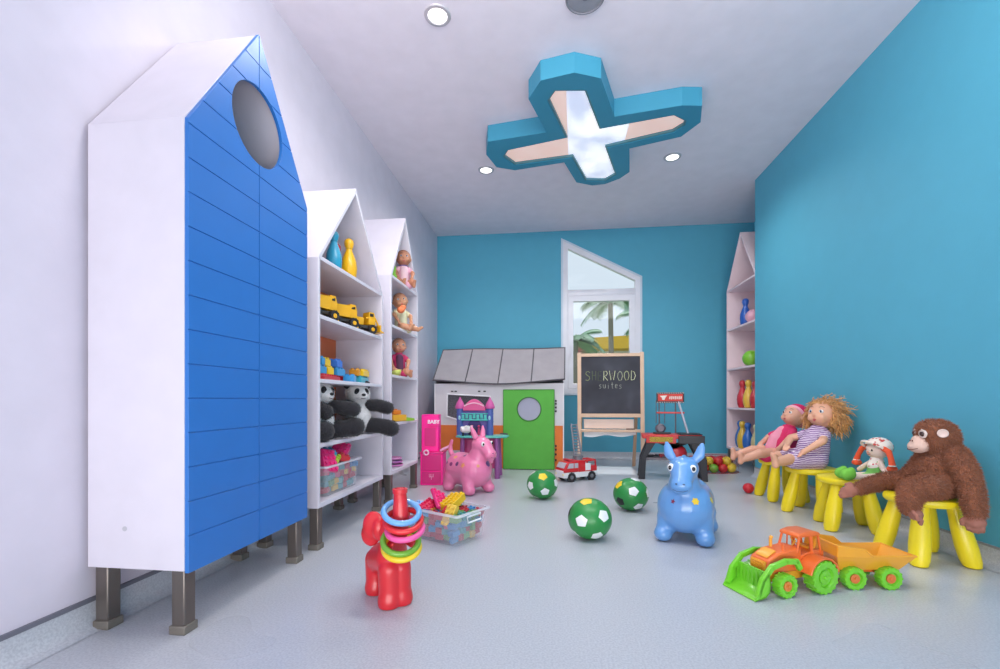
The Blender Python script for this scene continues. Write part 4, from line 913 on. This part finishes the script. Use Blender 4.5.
# ------------------------------------------------------------------ WORKBENCH
BKp=mat((44,44,50),.5,coat=.1); RDp=mat((206,44,40),.4,coat=.2); HZ=ramp_mat('wave',[(.45,(236,196,40)),(.55,(60,50,40))],62,.5,0,(0,R(45),0))
t=thing('toy_workbench','red and black toy workbench with hazard-stripe front and tool rack','play workbench',(1.12,4.42,0),R(-8))
bm=B(); bx(bm,-.27,.26,-.10,.14,.385,.425); obj('benchtop',bm,RDp,t,bev=.008)
bm=B(); bx(bm,-.235,.03,-.118,-.095,.345,.418); fp=obj('front_panel',bm,RDp,t,bev=.005)
bm=B(); bx(bm,-.205,.0,-.121,-.117,.357,.404); obj('hazard_sign',bm,HZ,fp,bev=.001,label='yellow and black hazard striped plate')
bm=B(); bx(bm,.05,.275,-.125,-.09,.345,.42); bx(bm,.06,.26,-.10,.10,.425,.436); obj('vice_block',bm,BKp,t,bev=.006)
for sx_ in (-1,1):
    for y in (-.085,.11):
        bm=B(); x0=sx_*.17; x1=sx_*.275
        P=[(x0-.04,.385),(x0+.04,.385),(x1-sx_*.01+.03,.20),(x1+.03,0),(x1-.03,0),(x1-sx_*.02-.03,.20)]
        prism(bm,P,-.022,.022,Matrix.Translation((0,y,0))@XZ); obj('leg',bm,BKp,t,bev=.005)
bm=B(); prism(bm,[(-.22,.385),(-.12,.385),(-.03,.30),(.03,.30),(.12,.385),(.22,.385),(.1,.33),(-.1,.33)],-.01,.01,Matrix.Translation((0,-.09,0))@XZ); obj('brace',bm,BKp,t)
bm=B(); bx(bm,-.24,.24,-.09,.11,.185,.205); obj('lower_shelf',bm,mat((120,112,118),.5),t,bev=.004)
bm=B()
for x,c in ((-.10,.02),(.05,.05)): tube(bm,[(x,.10,.425),(x-.002,.10,.76)],.007,8)
tube(bm,[(-.13,.10,.52),(-.13,.10,.75)],.004,8); tube(bm,[(-.05,.10,.52),(-.05,.10,.75)],.004,8); obj('rack_post',bm,mat((120,122,130),.4,.4),t)
bm=B(); tube(bm,[(.155,.02,.42),(.075,.095,.735)],.011,10); obj('lamp_arm',bm,mat((196,198,208),.3,.5),t,label='silver slanted bar')
bm=B(); bx(bm,-.125,.125,.06,.12,.618,.634); obj('rack_shelf',bm,RDp,t,bev=.003)
bm=B(); bx(bm,-.128,.128,.085,.11,.72,.825); sb=obj('sign_board',bm,mat((70,66,72),.5),t,bev=.012)
bm=B(); bx(bm,-.114,.114,.080,.086,.738,.808); s2=obj('sign_face',bm,mat((214,60,50),.5),sb,bev=.002,label='red and white sign face')
bm=B(); prism(bm,[(-.10,.790),(-.03,.795),(-.045,.775),(-.055,.75),(-.075,.752),(-.08,.775)],-.079,-.078,XZ)
me=bm
obj('tool_emblem',bm,mat((236,226,216),.5),s2)
bm=B()
for i in range(7): box(bm,(-.005+i*.017,.079,.772),(.011,.002,.026+.006*(i%2)),(0,R(8),0))
obj('sign_marks',bm,mat((232,214,204),.5),s2)
bm=B()
for i in range(12):
    for z in (.727,.818): box(bm,(-.115+i*.021,.084,z),(.011,.003,.006),(0,R(30),0))
obj('hazard_edge',bm,mat((225,222,215),.5),sb)
bm=B(); sph(bm,(-.06,.05,.475),(.05,.03,.045)); cyl(bm,(-.06,.02,.475),(-.06,.05,.475),.03); tl=obj('circular_saw',bm,mat((110,106,116),.4,.3),None); tl.location=(1.085,4.42,.0); tl.rotation_euler=(0,0,R(-8)); setprops(tl,'grey toy saw standing on the workbench top at left','toy tool')
bm=B(); bx(bm,-.13,.03,-.01,.06,.425,.440); tl=obj('tool_tray',bm,BKp,None,bev=.003); tl.location=(1.085,4.42,.001); tl.rotation_euler=(0,0,R(-8)); setprops(tl,'flat black tool tray on the workbench top','tool tray')
for i,(x,c,L) in enumerate([(-.14,(60,58,66),.10),(-.06,(170,40,50),.08),(.03,(80,76,84),.12),(.12,(200,50,50),.07)]):
    bm=B(); cyl(bm,(-L/2,0,.012),(L/2*.2,0,.012),.011,n=10); cyl(bm,(L/2*.2,0,.012),(L/2,0,.012),.005,n=8); box(bm,(L/2,0,.014),(.018,.05,.02),bev=.003)
    o=obj('toy_hammer',bm,mat(c,.5)); o.location=(1.085+x,4.42-.02-x*.14,.206); o.rotation_euler=(0,0,.4+i*.9)
    setprops(o,['dark toy hammer at the left of the workbench lower shelf','red toy hammer second from left on the lower shelf','grey toy hammer right of centre on the lower shelf','red toy hammer at the right end of the lower shelf'][i],'toy tool')
bm=B(); lathe(bm,[(.06,0),(.09,.01),(.095,.05),(.08,.09),(.05,.115),(.0,.125)],28); torus(bm,(0,0,.012),.093,.008,n=28); o=obj('toy_helmet',bm,mat((190,36,50),.35,coat=.3)); o.location=(1.16,4.40,.206); setprops(o,'dark red toy helmet on the workbench shelf behind the donkey','toy helmet')
# ================================================================== STOOLS
YS=mat((250,226,30),.38,coat=.2,var=.02)
def make_stool(label,loc,rz):
    t=thing('childrens_stool',label,'stool',loc,rz,'yellow plastic stools along the blue wall')
    bm=B(); lathe(bm,[(.0,.262),(.125,.262),(.143,.266),(.150,.275),(.151,.286),(.147,.296),(.138,.300),(.06,.2985),(.0,.298)],56); obj('seat',bm,YS,t)
    for a in (45,135,225,315):
        c,s=math.cos(R(a)),math.sin(R(a)); M=Matrix.Identity(4)
        p0=Vector((c*.158,s*.158,0)); p1=Vector((c*.098,s*.098,.27)); bm=B(); rings=[]
        prof=[(0,.022),(.006,.032),(.03,.038),(.09,.0405),(.16,.037),(.22,.031),(.27,.028)]; 
        for z,r in prof:
            q=p0.lerp(p1,z/.27); rings.append([bm.verts.new((q.x+r*math.cos(2*PI*j/24),q.y+r*math.sin(2*PI*j/24),z)) for j in range(24)])
        for A,Q in zip(rings,rings[1:]):
            for j in range(24): bm.faces.new((A[j],A[(j+1)%24],Q[(j+1)%24],Q[j]))
        bm.faces.new(rings[0][::-1]); bm.faces.new(rings[-1]); obj('leg',bm,YS,t)
    return t
ST=[(1.72,3.62),(1.72,3.215),(1.715,2.84),(1.745,2.335)]
s0=make_stool('yellow stool farthest back, carrying the doll in the pink hat',(*ST[0],0),R(0))
dup(s0,(*ST[1],0),R(45),'yellow stool under the curly haired doll, second from the back')
dup(s0,(*ST[2],0),R(-15),'yellow stool carrying the small rag doll with orange braids')
dup(s0,(*ST[3],0),R(2),'nearest yellow stool with the brown plush ape sitting on it')
# ================================================================== DOLLS
def doll(name,label,loc,rz,s=1.,skin=SK,lean=0,headtilt=(0,0,0),armL=None,armR=None,legL=None,legR=None,dress=None,accent=None,hair=None,hat=None,bare=True,fingers=True,belly=1.,sleeve=True,headr=1.):
    """seated doll facing local +X; origin at the seat"""
    t=thing(name,label,'doll',loc,rz,sc=s)
    ML=Matrix.Rotation(-lean,4,'Y')
    def T(p): return ML@Vector(p)
    hc=T((0,0,.295)); HM=Matrix.Translation(hc)@Euler(headtilt).to_matrix().to_4x4()@Euler((0,-lean*.5,0)).to_matrix().to_4x4()
    def Hd(p): v=Vector(p)*headr; return HM@v
    sk=mat(skin,.5,sub=.08,var=.02)
    aL=armL or [(.03,.085,.15),(.07,.07,.10)]; aR=armR or [(.03,-.085,.15),(.07,-.07,.10)]
    lL=legL or [(.10,.055,.045),(.205,.08,.035)]; lR=legR or [(.10,-.055,.045),(.205,-.08,.035)]
    P=[('l',[(T((0,0,.052)),.052*belly),(T((.004,0,.10)),.050*belly),(T((0,0,.17)),.046),(T((0,0,.205)),.034)]),('l',[(T((0,0,.2)),.024),(T((0,0,.25)),.024)]),
       ('s',Hd((0,0,0)),(.064*headr,.060*headr,.066*headr)),('s',Hd((.028,0,-.022)),(.036*headr,.046*headr,.034*headr)),('s',Hd((.063,0,-.012)),(.009,.010,.008)),
       ('s',Hd((.045,.024,-.024)),.018*headr),('s',Hd((.045,-.024,-.024)),.018*headr),('s',Hd((-.002,.060,-.008)),(.012,.008,.016)),('s',Hd((-.002,-.060,-.008)),(.012,.008,.016))]
    feet=[]
    for sg,A,L in ((1,aL,lL),(-1,aR,lR)):
        sh=T((0,sg*.048,.185)); el,ha=Vector(A[0]),Vector(A[1])
        P.append(('l',[(sh,.021),(el,.020),(ha,.014)])); d=(ha-el).normalized(); pc=ha+d*.012
        P.append(('s',pc,(.016,.014,.016)))
        side=d.cross(Vector((0,0,1))); side=side.normalized() if side.length>.1 else Vector((0,1,0))
        for k in range(4):
            b=pc+side*(k-1.5)*.0072; f1=b+d*(.016+.004*(1 if k in(1,2) else 0))+Vector((0,0,-.003)); f2=f1+d*.009+Vector((0,0,-.007)); P.append(('l',[(b,.0048),(f1,.0046),(f2,.0042)]))
        th=pc-side*.013*sg*(-1); P.append(('l',[(pc,.006),(pc+side*.014*sg+d*.004,.0052),(pc+side*.018*sg+d*.014,.0046)]))
        hp=T((.01,sg*.028,.048)); kn,an=Vector(L[0]),Vector(L[1]); P.append(('l',[(hp,.036),(kn,.029),(kn.lerp(an,.5),.026),(an,.018)]))
        fd=Vector(L[2]) if len(L)>2 else Vector((.3,sg*.25,1)).normalized()
        P.append(('l',[(an,.018),(an+(an-kn).normalized()*.008-fd*.012,.017),(an+fd*.018,.016),(an+fd*.036,.015)]))
        for k in range(5):
            sd=Vector((0,1,0)); P.append(('s',an+fd*(.050-.003*abs(k-1))+sd*(k-2)*.0062*sg,.0052 if k else .0065))
        feet.append((an,fd))
    obj('body',blob(P,.0042,3),sk,t,ang=70)
    E_=mat((240,238,236),.2); 
    for sg in (1,-1):
        bm=B(); sph(bm,Hd((.056,sg*.023,.006)),(.006*headr,.0105*headr,.0085*headr),Euler(headtilt)); e=obj('eye',bm,E_,t)
        bm=B(); sph(bm,Hd((.0608,sg*.0235,.006)),(.0025*headr,.006*headr,.0065*headr)); obj('iris',bm,mat((58,74,100),.15),e)
        bm=B(); tube(bm,[Hd((.057,sg*.012,.026)),Hd((.058,sg*.022,.031)),Hd((.052,sg*.034,.027))],.0013,5); obj('eyebrow',bm,mat(tuple(v*.6 for v in skin),.8),t)
    bm=B(); sph(bm,Hd((.0625,0,-.034)),(.004,.011,.0035)); sph(bm,Hd((.062,0,-.040)),(.004,.008,.003)); obj('mouth',bm,mat((196,84,88),.4),t)
    if dress:
        P=[('l',[(T((0,0,.060)),.060*belly),(T((.004,0,.11)),.060*belly),(T((0,0,.165)),.056*(belly*.5+.5)),(T((0,0,.20)),.042)])]
        if dress.get('skirt'): P+=[('l',[(T((.0,.02,.05)),.066),(Vector(lL[0])*.75+Vector((0,0,.006)),.046)]),('l',[(T((.0,-.02,.05)),.066),(Vector(lR[0])*.75+Vector((0,0,.006)),.046)])]
        if dress.get('pants'): 
            for L in (lL,lR): P+=[('l',[(T((.01,.028*(1 if L is lL else -1),.048)),.043),(Vector(L[0])*.6,.039)])]
        me=blob(P,.0045,3)
        zc=.207
        bm=B(); bm.from_mesh(me); n=ML@Vector((0,0,1))-ML@Vector((0,0,0))
        bmesh.ops.bisect_plane(bm,geom=bm.verts[:]+bm.edges[:]+bm.faces[:],plane_co=T((0,0,.232)),plane_no=n,clear_outer=True)
        obj('outfit',bm,dress['m'],t,ang=70)
        for sg,A in ((1,aL),(-1,aR)):
            sh=T((0,sg*.044,.185)); el=Vector(A[0]); obj('sleeve',blob([('l',[(sh,.030),(sh.lerp(el,dress.get('sl',.6)),.028)])],.0045,3),dress.get('ms',dress['m']),t)
        if dress.get('bib'):
            obj('bib_panel',blob([('l',[(T((.030*belly,0,.065)),.041*belly),(T((.031*belly,0,.12)),.040*belly),(T((.032,0,.178)),.036)])],.0045,3),dress['bib'],t)
        if dress.get('collar'):
            bm=B(); torus(bm,T((0,0,.218)),.034,.007,(0,-lean,0),28,8); obj('collar',bm,dress['collar'],t)
    if hair=='curly':
        rnd=random.Random(5); bm=B()
        for i in range(1150):
            while True:
                d=Vector((rnd.gauss(0,1),rnd.gauss(0,1),rnd.gauss(0,1))).normalized()
                if d.x>.50 and d.z<.60: continue
                if d.z<-.70: continue
                break
            base=Vector((-.006,0,.004))+d*.055; L=rnd.uniform(.026,.052)*(1.12 if d.x<.2 else .7); fall=Vector((-.006,0,-.012-(.012 if d.z<.3 else 0)))
            u=d.orthogonal().normalized(); v=d.cross(u); ph=rnd.random()*6; turns=rnd.uniform(1.6,2.8); pts=[]; dv=Vector((rnd.gauss(0,.2),rnd.gauss(0,.2),rnd.gauss(0,.2)))
            for k in range(13):
                f=k/12; c=base+(d+dv*f)*L*f+fall*f*f*1.4; rr=.0065*(.3+f*.7); an=ph+turns*2*PI*f; pts.append(Hd(c+u*math.cos(an)*rr+v*math.sin(an)*rr))
            tube(bm,pts,[.0017]*11+[.0013,.0006],3)
        sph(bm,Hd((-.012,0,.012)),(.064,.066,.064))
        obj('curly_hair',bm,mat((206,150,88),.6,var=.22,vs=40,sheen=.3),t,label='curly golden brown hair')
    if hair=='bald':
        P=[('s',Hd((-.006,0,.008)),(.0625*headr,.061*headr,.064*headr))]; me=blob(P,.005,2); bm=B(); bm.from_mesh(me)
        nn=(HM.to_3x3()@Vector((.62,0,-.8))); bmesh.ops.bisect_plane(bm,geom=bm.verts[:]+bm.edges[:]+bm.faces[:],plane_co=Hd((.022,0,.016)),plane_no=nn,clear_outer=True)
        obj('painted_hair',bm,mat(tuple(v*.80 for v in skin),.6,bump=.3,bs=60),t,label='moulded painted hair')
    if hat=='beanie':
        me=blob([('s',Hd((-.012,0,.012)),(.072,.070,.070)),('s',Hd((-.06,0,.03)),(.03,.03,.03))],.005,3); bm=B(); bm.from_mesh(me); nn=(HM.to_3x3()@Vector((.75,0,-.62)))
        bmesh.ops.bisect_plane(bm,geom=bm.verts[:]+bm.edges[:]+bm.faces[:],plane_co=Hd((-.004,0,.003)),plane_no=nn,clear_outer=True)
        h_=obj('knitted_hat',bm,mat((214,32,92),.9,bump=.3,bs=90),t,label='crimson pink hat')
        bm=B(); q=Matrix.Translation(Hd((-.006,0,.001)))@(HM.to_3x3()@Vector((.75,0,-.62))).to_track_quat('Z','Y').to_matrix().to_4x4(); tube(bm,[q@Vector((.0665*math.cos(2*PI*i/36),.0670*math.sin(2*PI*i/36),0)) for i in range(36)],.010,8,True); obj('hat_brim',bm,mat((240,170,186),.9),h_,label='pale pink hat brim')
        bm=B(); sph(bm,Hd((-.03,-.045,.062)),(.018,.008,.014)); sph(bm,Hd((-.045,-.03,.070)),(.012,.012,.010)); obj('hat_bow',bm,mat((190,20,70),.8),h_)
    return t
# purple/white zigzag dress
m_zig=ramp_mat('wave',[(.42,(120,72,140)),(.58,(226,210,226))],34,.85,3.5,(0,R(90),0))
m_pinkD=mat((214,44,100),.85,bump=.2,bs=60); m_bib=mat((236,150,172),.85,bump=.2,bs=60)
doll('baby_doll','baby doll in pink romper and crimson hat on the farthest yellow stool',(1.67,3.58,.300),R(186),1.2,SK,R(22),(0,R(-8),R(12)),
     armL=[(-.02,.095,.14),(.03,.085,.085)],armR=[(.0,-.085,.135),(.065,-.050,.10)],legL=[(.13,.045,.045),(.235,.03,.005),(.25,.15,1)],legR=[(.13,-.035,.058),(.245,-.04,.022),(.2,0,1)],
     dress=dict(m=m_pinkD,bib=m_bib,pants=True,sl=.75,collar=m_pinkD),hat='beanie',belly=1.3,headr=1.02)
doll('baby_doll','large doll with curly golden hair and purple zigzag dress on a yellow stool',(1.685,3.19,.300),R(192),1.25,(226,170,140),R(17),(0,R(-2),R(18)),
     armL=[(.0,.095,.15),(.075,.075,.10)],armR=[(.02,-.10,.15),(.09,-.04,.115)],legL=[(.13,.03,.05),(.24,.075,.04),(.4,.1,1)],legR=[(.10,-.085,.052),(.17,-.02,.035),(.5,.5,.8)],
     dress=dict(m=m_zig,skirt=True,sl=.45,collar=m_zig),hair='curly',headr=1.1,belly=1.25)
# dolls on the white unit: face out (+X) and toward the camera
z1,z2,z3=1.66,1.30,.935
doll('baby_doll','bald baby doll in pink and lilac romper sitting on the top doll shelf',(-1.215,3.53,z1),R(-62),.84,(196,134,104),R(0),(0,R(0),R(-6)),
     legL=[(.08,.07,.045),(.11,.08,.02),(.6,.1,.8)],legR=[(.08,-.05,.05),(.13,-.02,.02),(.6,.1,.8)],dress=dict(m=mat((224,170,190),.8),bib=mat((232,196,206),.8),pants=True,sl=.4,collar=mat((110,96,150),.8)),hair='bald',headr=1.15)
t2=doll('baby_doll','baby doll leaning sideways with an orange patch in its lap, second doll shelf',(-1.215,3.47,z2),R(-45),.84,(204,146,112),R(4),(R(10),0,R(-18)),
     legL=[(.08,.08,.035),(.10,.13,.022),(.2,.9,.5)],legR=[(.08,-.02,.045),(.12,.03,.022),(.5,.5,.7)],dress=dict(m=mat((214,206,170),.8),bib=mat((226,226,190),.8),pants=True,sl=.5),hair='bald',headr=1.15)
me=blob([('s',(0,0,0),(.03,.05,.025)),('s',(.01,.03,.02),(.025,.03,.02))],.006,2)
o=obj('orange_sun_patch',me,mat((244,130,80),.7)); o.location=(-1.175,3.35,z2+.15); o.rotation_euler=(.3,.2,.2); setprops(o,'bright orange sunlit patch shaped as a solid against the doll on the second shelf','soft toy')  # sunlight on the doll, modelled as a solid orange shape
doll('baby_doll','small baby doll in dark and magenta outfit on the third doll shelf',(-1.225,3.45,z3),R(-62),.84,(204,142,112),R(2),(0,0,R(4)),
     legL=[(.08,.06,.045),(.10,.09,.02),(.6,.1,.8)],legR=[(.08,-.04,.045),(.12,-.02,.02),(.6,.1,.8)],dress=dict(m=mat((190,50,100),.8),bib=mat((90,50,80),.8),pants=True,sl=.5),hair='bald',headr=1.1)
o=obj('plush_frog',blob([('s',(0,0,.022),(.035,.04,.022)),('s',(.01,.035,.03),.018),('s',(.015,-.03,.028),.018),('s',(.03,0,.035),.016)],.005,3),mat((206,214,110),.7)); o.location=(-1.20,3.30,z3); setprops(o,'pale yellow-green soft toy at the feet of the third shelf doll','soft toy')
# rag doll -----------------------------------------------------------------------
t=thing('rag_doll','small rag doll with dotted bonnet, orange braids and green shoes on stool','doll',(1.80,2.735,.300),R(184),sc=1.2)
FS=mat((236,214,200),.9,bump=.2,bs=120); OB=mat((236,92,54),.85,bump=.3,bs=80); GN=mat((116,186,92),.85,bump=.2,bs=80)
dots=ramp_mat('voronoi',[(.28,(206,70,64)),(.36,(240,228,216))],52,.9); dots2=ramp_mat('voronoi',[(.22,(214,80,90)),(.3,(244,236,226))],60,.9)
obj('body',blob([('l',[((0,0,.028),.030),((-.005,0,.085),.026)]),('s',(-.005,0,.142),(.042,.046,.042)),('l',[((.0,.02,.02),.017),((.06,.03,.02),.014),((.13,.02,.02),.014)]),('l',[((.0,-.02,.02),.017),((.07,-.02,.02),.014),((.12,-.02,.02),.014)]),
   ('l',[((0,.02,.085),.013),((.01,.055,.06),.012),((.02,.085,.045),.012)]),('l',[((0,-.02,.085),.013),((.01,-.055,.06),.012),((.02,-.075,.04),.012)])],.004,3),FS,t)
obj('dress',blob([('l',[((0,0,.022),.040),((-.002,0,.08),.029)]),('s',(.02,0,.018),(.05,.055,.018))],.004,2),GN,t)
obj('blouse',blob([('l',[((0.004,0,.065),.030),((.0,0,.095),.024)])],.004,2),dots2,t)
me=blob([('s',(-.012,0,.155),(.052,.056,.046))],.004,2); bm=B(); bm.from_mesh(me)
bmesh.ops.bisect_plane(bm,geom=bm.verts[:]+bm.edges[:]+bm.faces[:],plane_co=(.012,0,.150),plane_no=Vector((.6,0,-.8)),clear_outer=True); bn=obj('bonnet',bm,dots,t,label='white bonnet with red dots')
bm=B(); q=Matrix.Translation((.008,0,.150))@Vector((.6,0,-.8)).to_track_quat('Z','Y').to_matrix().to_4x4(); tube(bm,[q@Vector(((.054+.003*math.sin(8*2*PI*i/48))*math.cos(2*PI*i/48),.054*math.sin(2*PI*i/48),0)) for i in range(48)],.006,6,True); obj('bonnet_frill',bm,dots,bn)
for sg in (1,-1):
    pts=[Vector((.005,sg*.050,.152)),Vector((.006,sg*.078,.142)),Vector((.01,sg*.096,.112)),Vector((.012,sg*.106,.082))]
    P=[('l',[(pts[0],.012),(pts[1],.012),(pts[2],.011),(pts[3],.013)])]+[('s',pts[3]+Vector((random.uniform(-.01,.01),sg*random.uniform(-.012,.012),-.014)),.012) for _ in range(6)]
    br=obj('braid',blob(P,.004,1),OB,t,label='orange braid')
    bm=B(); torus(bm,pts[3],.012,.003,n=16,k=6); obj('braid_tie',bm,mat((240,240,230),.8),br)
    bm=B(); sph(bm,(.031,sg*.016,.142),(.004,.0055,.0065)); obj('eye',bm,mat((44,56,50),.2),t)
    obj('shoe',blob([('s',(.145 if sg>0 else .135,sg*.024,.030),(.034,.026,.028)),('s',(.130,sg*.024,.042),(.018,.018,.022))],.004,3),mat((120,198,70),.8,bump=.2,bs=60),t,label='puffy green shoe')
bm=B(); sph(bm,(.038,0,.133),.004); obj('nose',bm,mat((236,150,120),.6),t)
bm=B(); tube(bm,[(.034,-.010,.123),(.037,0,.120),(.034,.010,.123)],.0013,5); obj('mouth',bm,mat((190,60,60),.6),t)
# ================================================================== PLUSH APE
O=Vector((1.76,2.33,.30)); t=thing('plush_ape','brown furry plush ape sitting on the nearest yellow stool with pale muzzle','plush toy',O)
BR=mat((152,94,64),.9,var=.16,vs=25,sheen=.25); SKm=mat((168,112,96),.9,bump=.3,bs=60); PM=mat((226,192,176),.9,bump=.2,bs=80)
def L_(*p): return Vector(p)-O
fd=Vector((-1,.20,-.10)).normalized(); sdv=Vector((-fd.y,fd.x,0)).normalized() # sdv = its left
sdv=Vector((0,0,1)).cross(fd).normalized(); up=fd.cross(sdv)
hc=L_(1.80,2.33,.572)
def HH(f,s,u): return hc+fd*f+sdv*s+up*u
me=blob([('l',[(L_(1.80,2.33,.365),.080),(L_(1.80,2.33,.42),.088),(L_(1.835,2.31,.475),.070),(L_(1.815,2.32,.52),.055)]),('s',L_(1.745,2.32,.385),(.075,.075,.065)),
   ('s',hc,(.074,.074,.082)),('s',HH(.015,0,.03),(.062,.066,.055)),
   ('l',[(L_(1.82,2.27,.495),.050),(L_(1.81,2.205,.44),.044),(L_(1.795,2.155,.36),.039),(L_(1.79,2.135,.29),.036),(L_(1.788,2.130,.265),.032)]),
   ('l',[(L_(1.82,2.40,.48),.046),(L_(1.80,2.44,.42),.040),(L_(1.75,2.44,.365),.036)]),
   ('l',[(L_(1.75,2.26,.36),.058),(L_(1.66,2.20,.365),.053),(L_(1.585,2.19,.345),.046),(L_(1.565,2.175,.30),.040),(L_(1.563,2.17,.28),.036)]),
   ('l',[(L_(1.74,2.39,.355),.052),(L_(1.67,2.46,.345),.040),(L_(1.61,2.495,.315),.034),(L_(1.57,2.51,.292),.028)])],.007,4)
obj('body',fur(me,42000,.017,.0013,11,.45),BR,t)
me=blob([('s',HH(.064,0,-.024),(.044,.042,.040)),('s',HH(.080,0,-.036),(.036,.046,.031)),('s',HH(.076,0,-.006),(.025,.029,.024))],.005,4); mz=obj('muzzle',me,PM,t,label='pale muzzle')
bm=B(); tube(bm,[HH(.100,-.038,-.040),HH(.1155,-.015,-.048),HH(.1155,.015,-.048),HH(.100,.038,-.040)],.0018,6); obj('mouth',bm,mat((120,70,60),.8),mz)
for sg in (1,-1):
    bm=B(); sph(bm,HH(.103,sg*.009,-.006),(.003,.003,.004)); obj('nostril',bm,mat((110,70,60),.8),mz)
    M=Matrix.Translation(HH(.068,sg*.030,.026))@(fd+sdv*sg*.35).to_track_quat('Z','Y').to_matrix().to_4x4()
    bm=B(); lathe(bm,[(.0,-.004),(.019,-.002),(.021,.003),(.018,.006),(0,.007)],24,M); e=obj('eye_ring',bm,mat((244,232,224),.6),t,label='cream eye ring')
    bm=B(); lathe(bm,[(.0,.003),(.0125,.004),(.0105,.010),(.006,.0135),(0,.0145)],20,M); obj('eye',bm,mat((52,28,18),.1,coat=.6),e)
    bm=B(); lathe(bm,[(.0,.0),(.017,.0),(.020,.006),(.017,.010),(.011,.007),(0,.006)],24,Matrix.Translation(HH(.018,sg*.076,.028))@(sdv*sg+fd*.45).to_track_quat('Z','Y').to_matrix().to_4x4()); obj('ear',bm,mat((232,206,196),.9),t,label='pale ear')
# hands and feet
def hand(p,d,side,L,nm,lab):
    p=Vector(p);d=Vector(d).normalized();side=Vector(side).normalized(); q=d.cross(side)
    P=[('l',[(p-d*.01,.026),(p+d*.02,.027)]),('s',p+d*.02+side*.012,.022),('s',p+d*.02-side*.012,.022)]
    for k,l in zip(range(4),(.8,1,.95,.75)):
        b=p+d*.034+side*(k-1.5)*.0145; P.append(('l',[(b,.0085),(b+d*L*l*.5,.0082),(b+d*L*l*.85+q*L*.35,.0072)]))
    P.append(('l',[(p+d*.005+side*.024,.010),(p+d*.02+side*.040,.009),(p+d*.038+side*.040+q*.008,.008)]))
    obj(nm,blob(P,.0042,2),SKm,t,label=lab)
hand(L_(1.787,2.127,.250),(-.05,-.05,-1),(-.75,.65,0),.036,'hand','brown stitched hand')
hand(L_(1.735,2.445,.345),(-.8,-.4,-.3),(0.4,-.8,0),.03,'hand','brown stitched hand')
hand(L_(1.566,2.163,.265),(.45,-.40,-.75),(-.5,-.8,.1),.034,'foot','brown stitched foot')
hand(L_(1.552,2.515,.282),(-.85,.22,-.30),(.15,.2,.95),.036,'foot','brown stitched foot')
# ================================================================== LIGHT AND CAMERA
wd=bpy.data.worlds.new('World'); bpy.context.scene.world=wd; wd.use_nodes=True
bg=wd.node_tree.nodes['Background']; bg.inputs[0].default_value=(.82,.91,1,1); bg.inputs[1].default_value=1.0
def area(loc,rot,sx,sy,e,c=(1,1,1)):
    l=bpy.data.lights.new('area','AREA'); l.shape='RECTANGLE'; l.size=sx; l.size_y=sy; l.energy=e; l.color=c
    o=bpy.data.objects.new('added_fill_lamp',l); C.objects.link(o); o.location=loc; o.rotation_euler=rot; return o
area((.2,-2.8,1.6),(R(95),0,0),3.3,2.4,58,(1,.985,.97))  # added unseen fill from behind the camera
area((.25,1.55,2.84),(R(48),0,0),2.6,.7,62,(1,.985,.95))  # added lamp near the ceiling, out of view, brightens the back wall
area((.25,-.5,.12),(R(128),0,0),2.6,.9,70,(1,.98,.97))  # added uplight low behind the camera, lifts the ceiling
s=bpy.data.lights.new('sun','SUN'); s.energy=3.5; s.angle=R(1); s.color=(1,.95,.88)
so=bpy.data.objects.new('sun_lamp',s); C.objects.link(so); so.rotation_euler=(R(-32),R(4),0)
cam=bpy.data.cameras.new('cam'); co=bpy.data.objects.new('camera',cam); C.objects.link(co)
co.location=(0,0,.75); co.rotation_euler=(R(90),0,R(6.8)); cam.sensor_width=36; cam.lens=446/1000*36; cam.shift_y=65.5/1000
cam.clip_start=.02
sc=bpy.context.scene; sc.camera=co
sc.view_settings.view_transform='Standard'; sc.view_settings.look='None'; sc.view_settings.exposure=-.14
sc.cycles.use_denoising=True; sc.cycles.max_bounces=8; sc.cycles.transparent_max_bounces=16
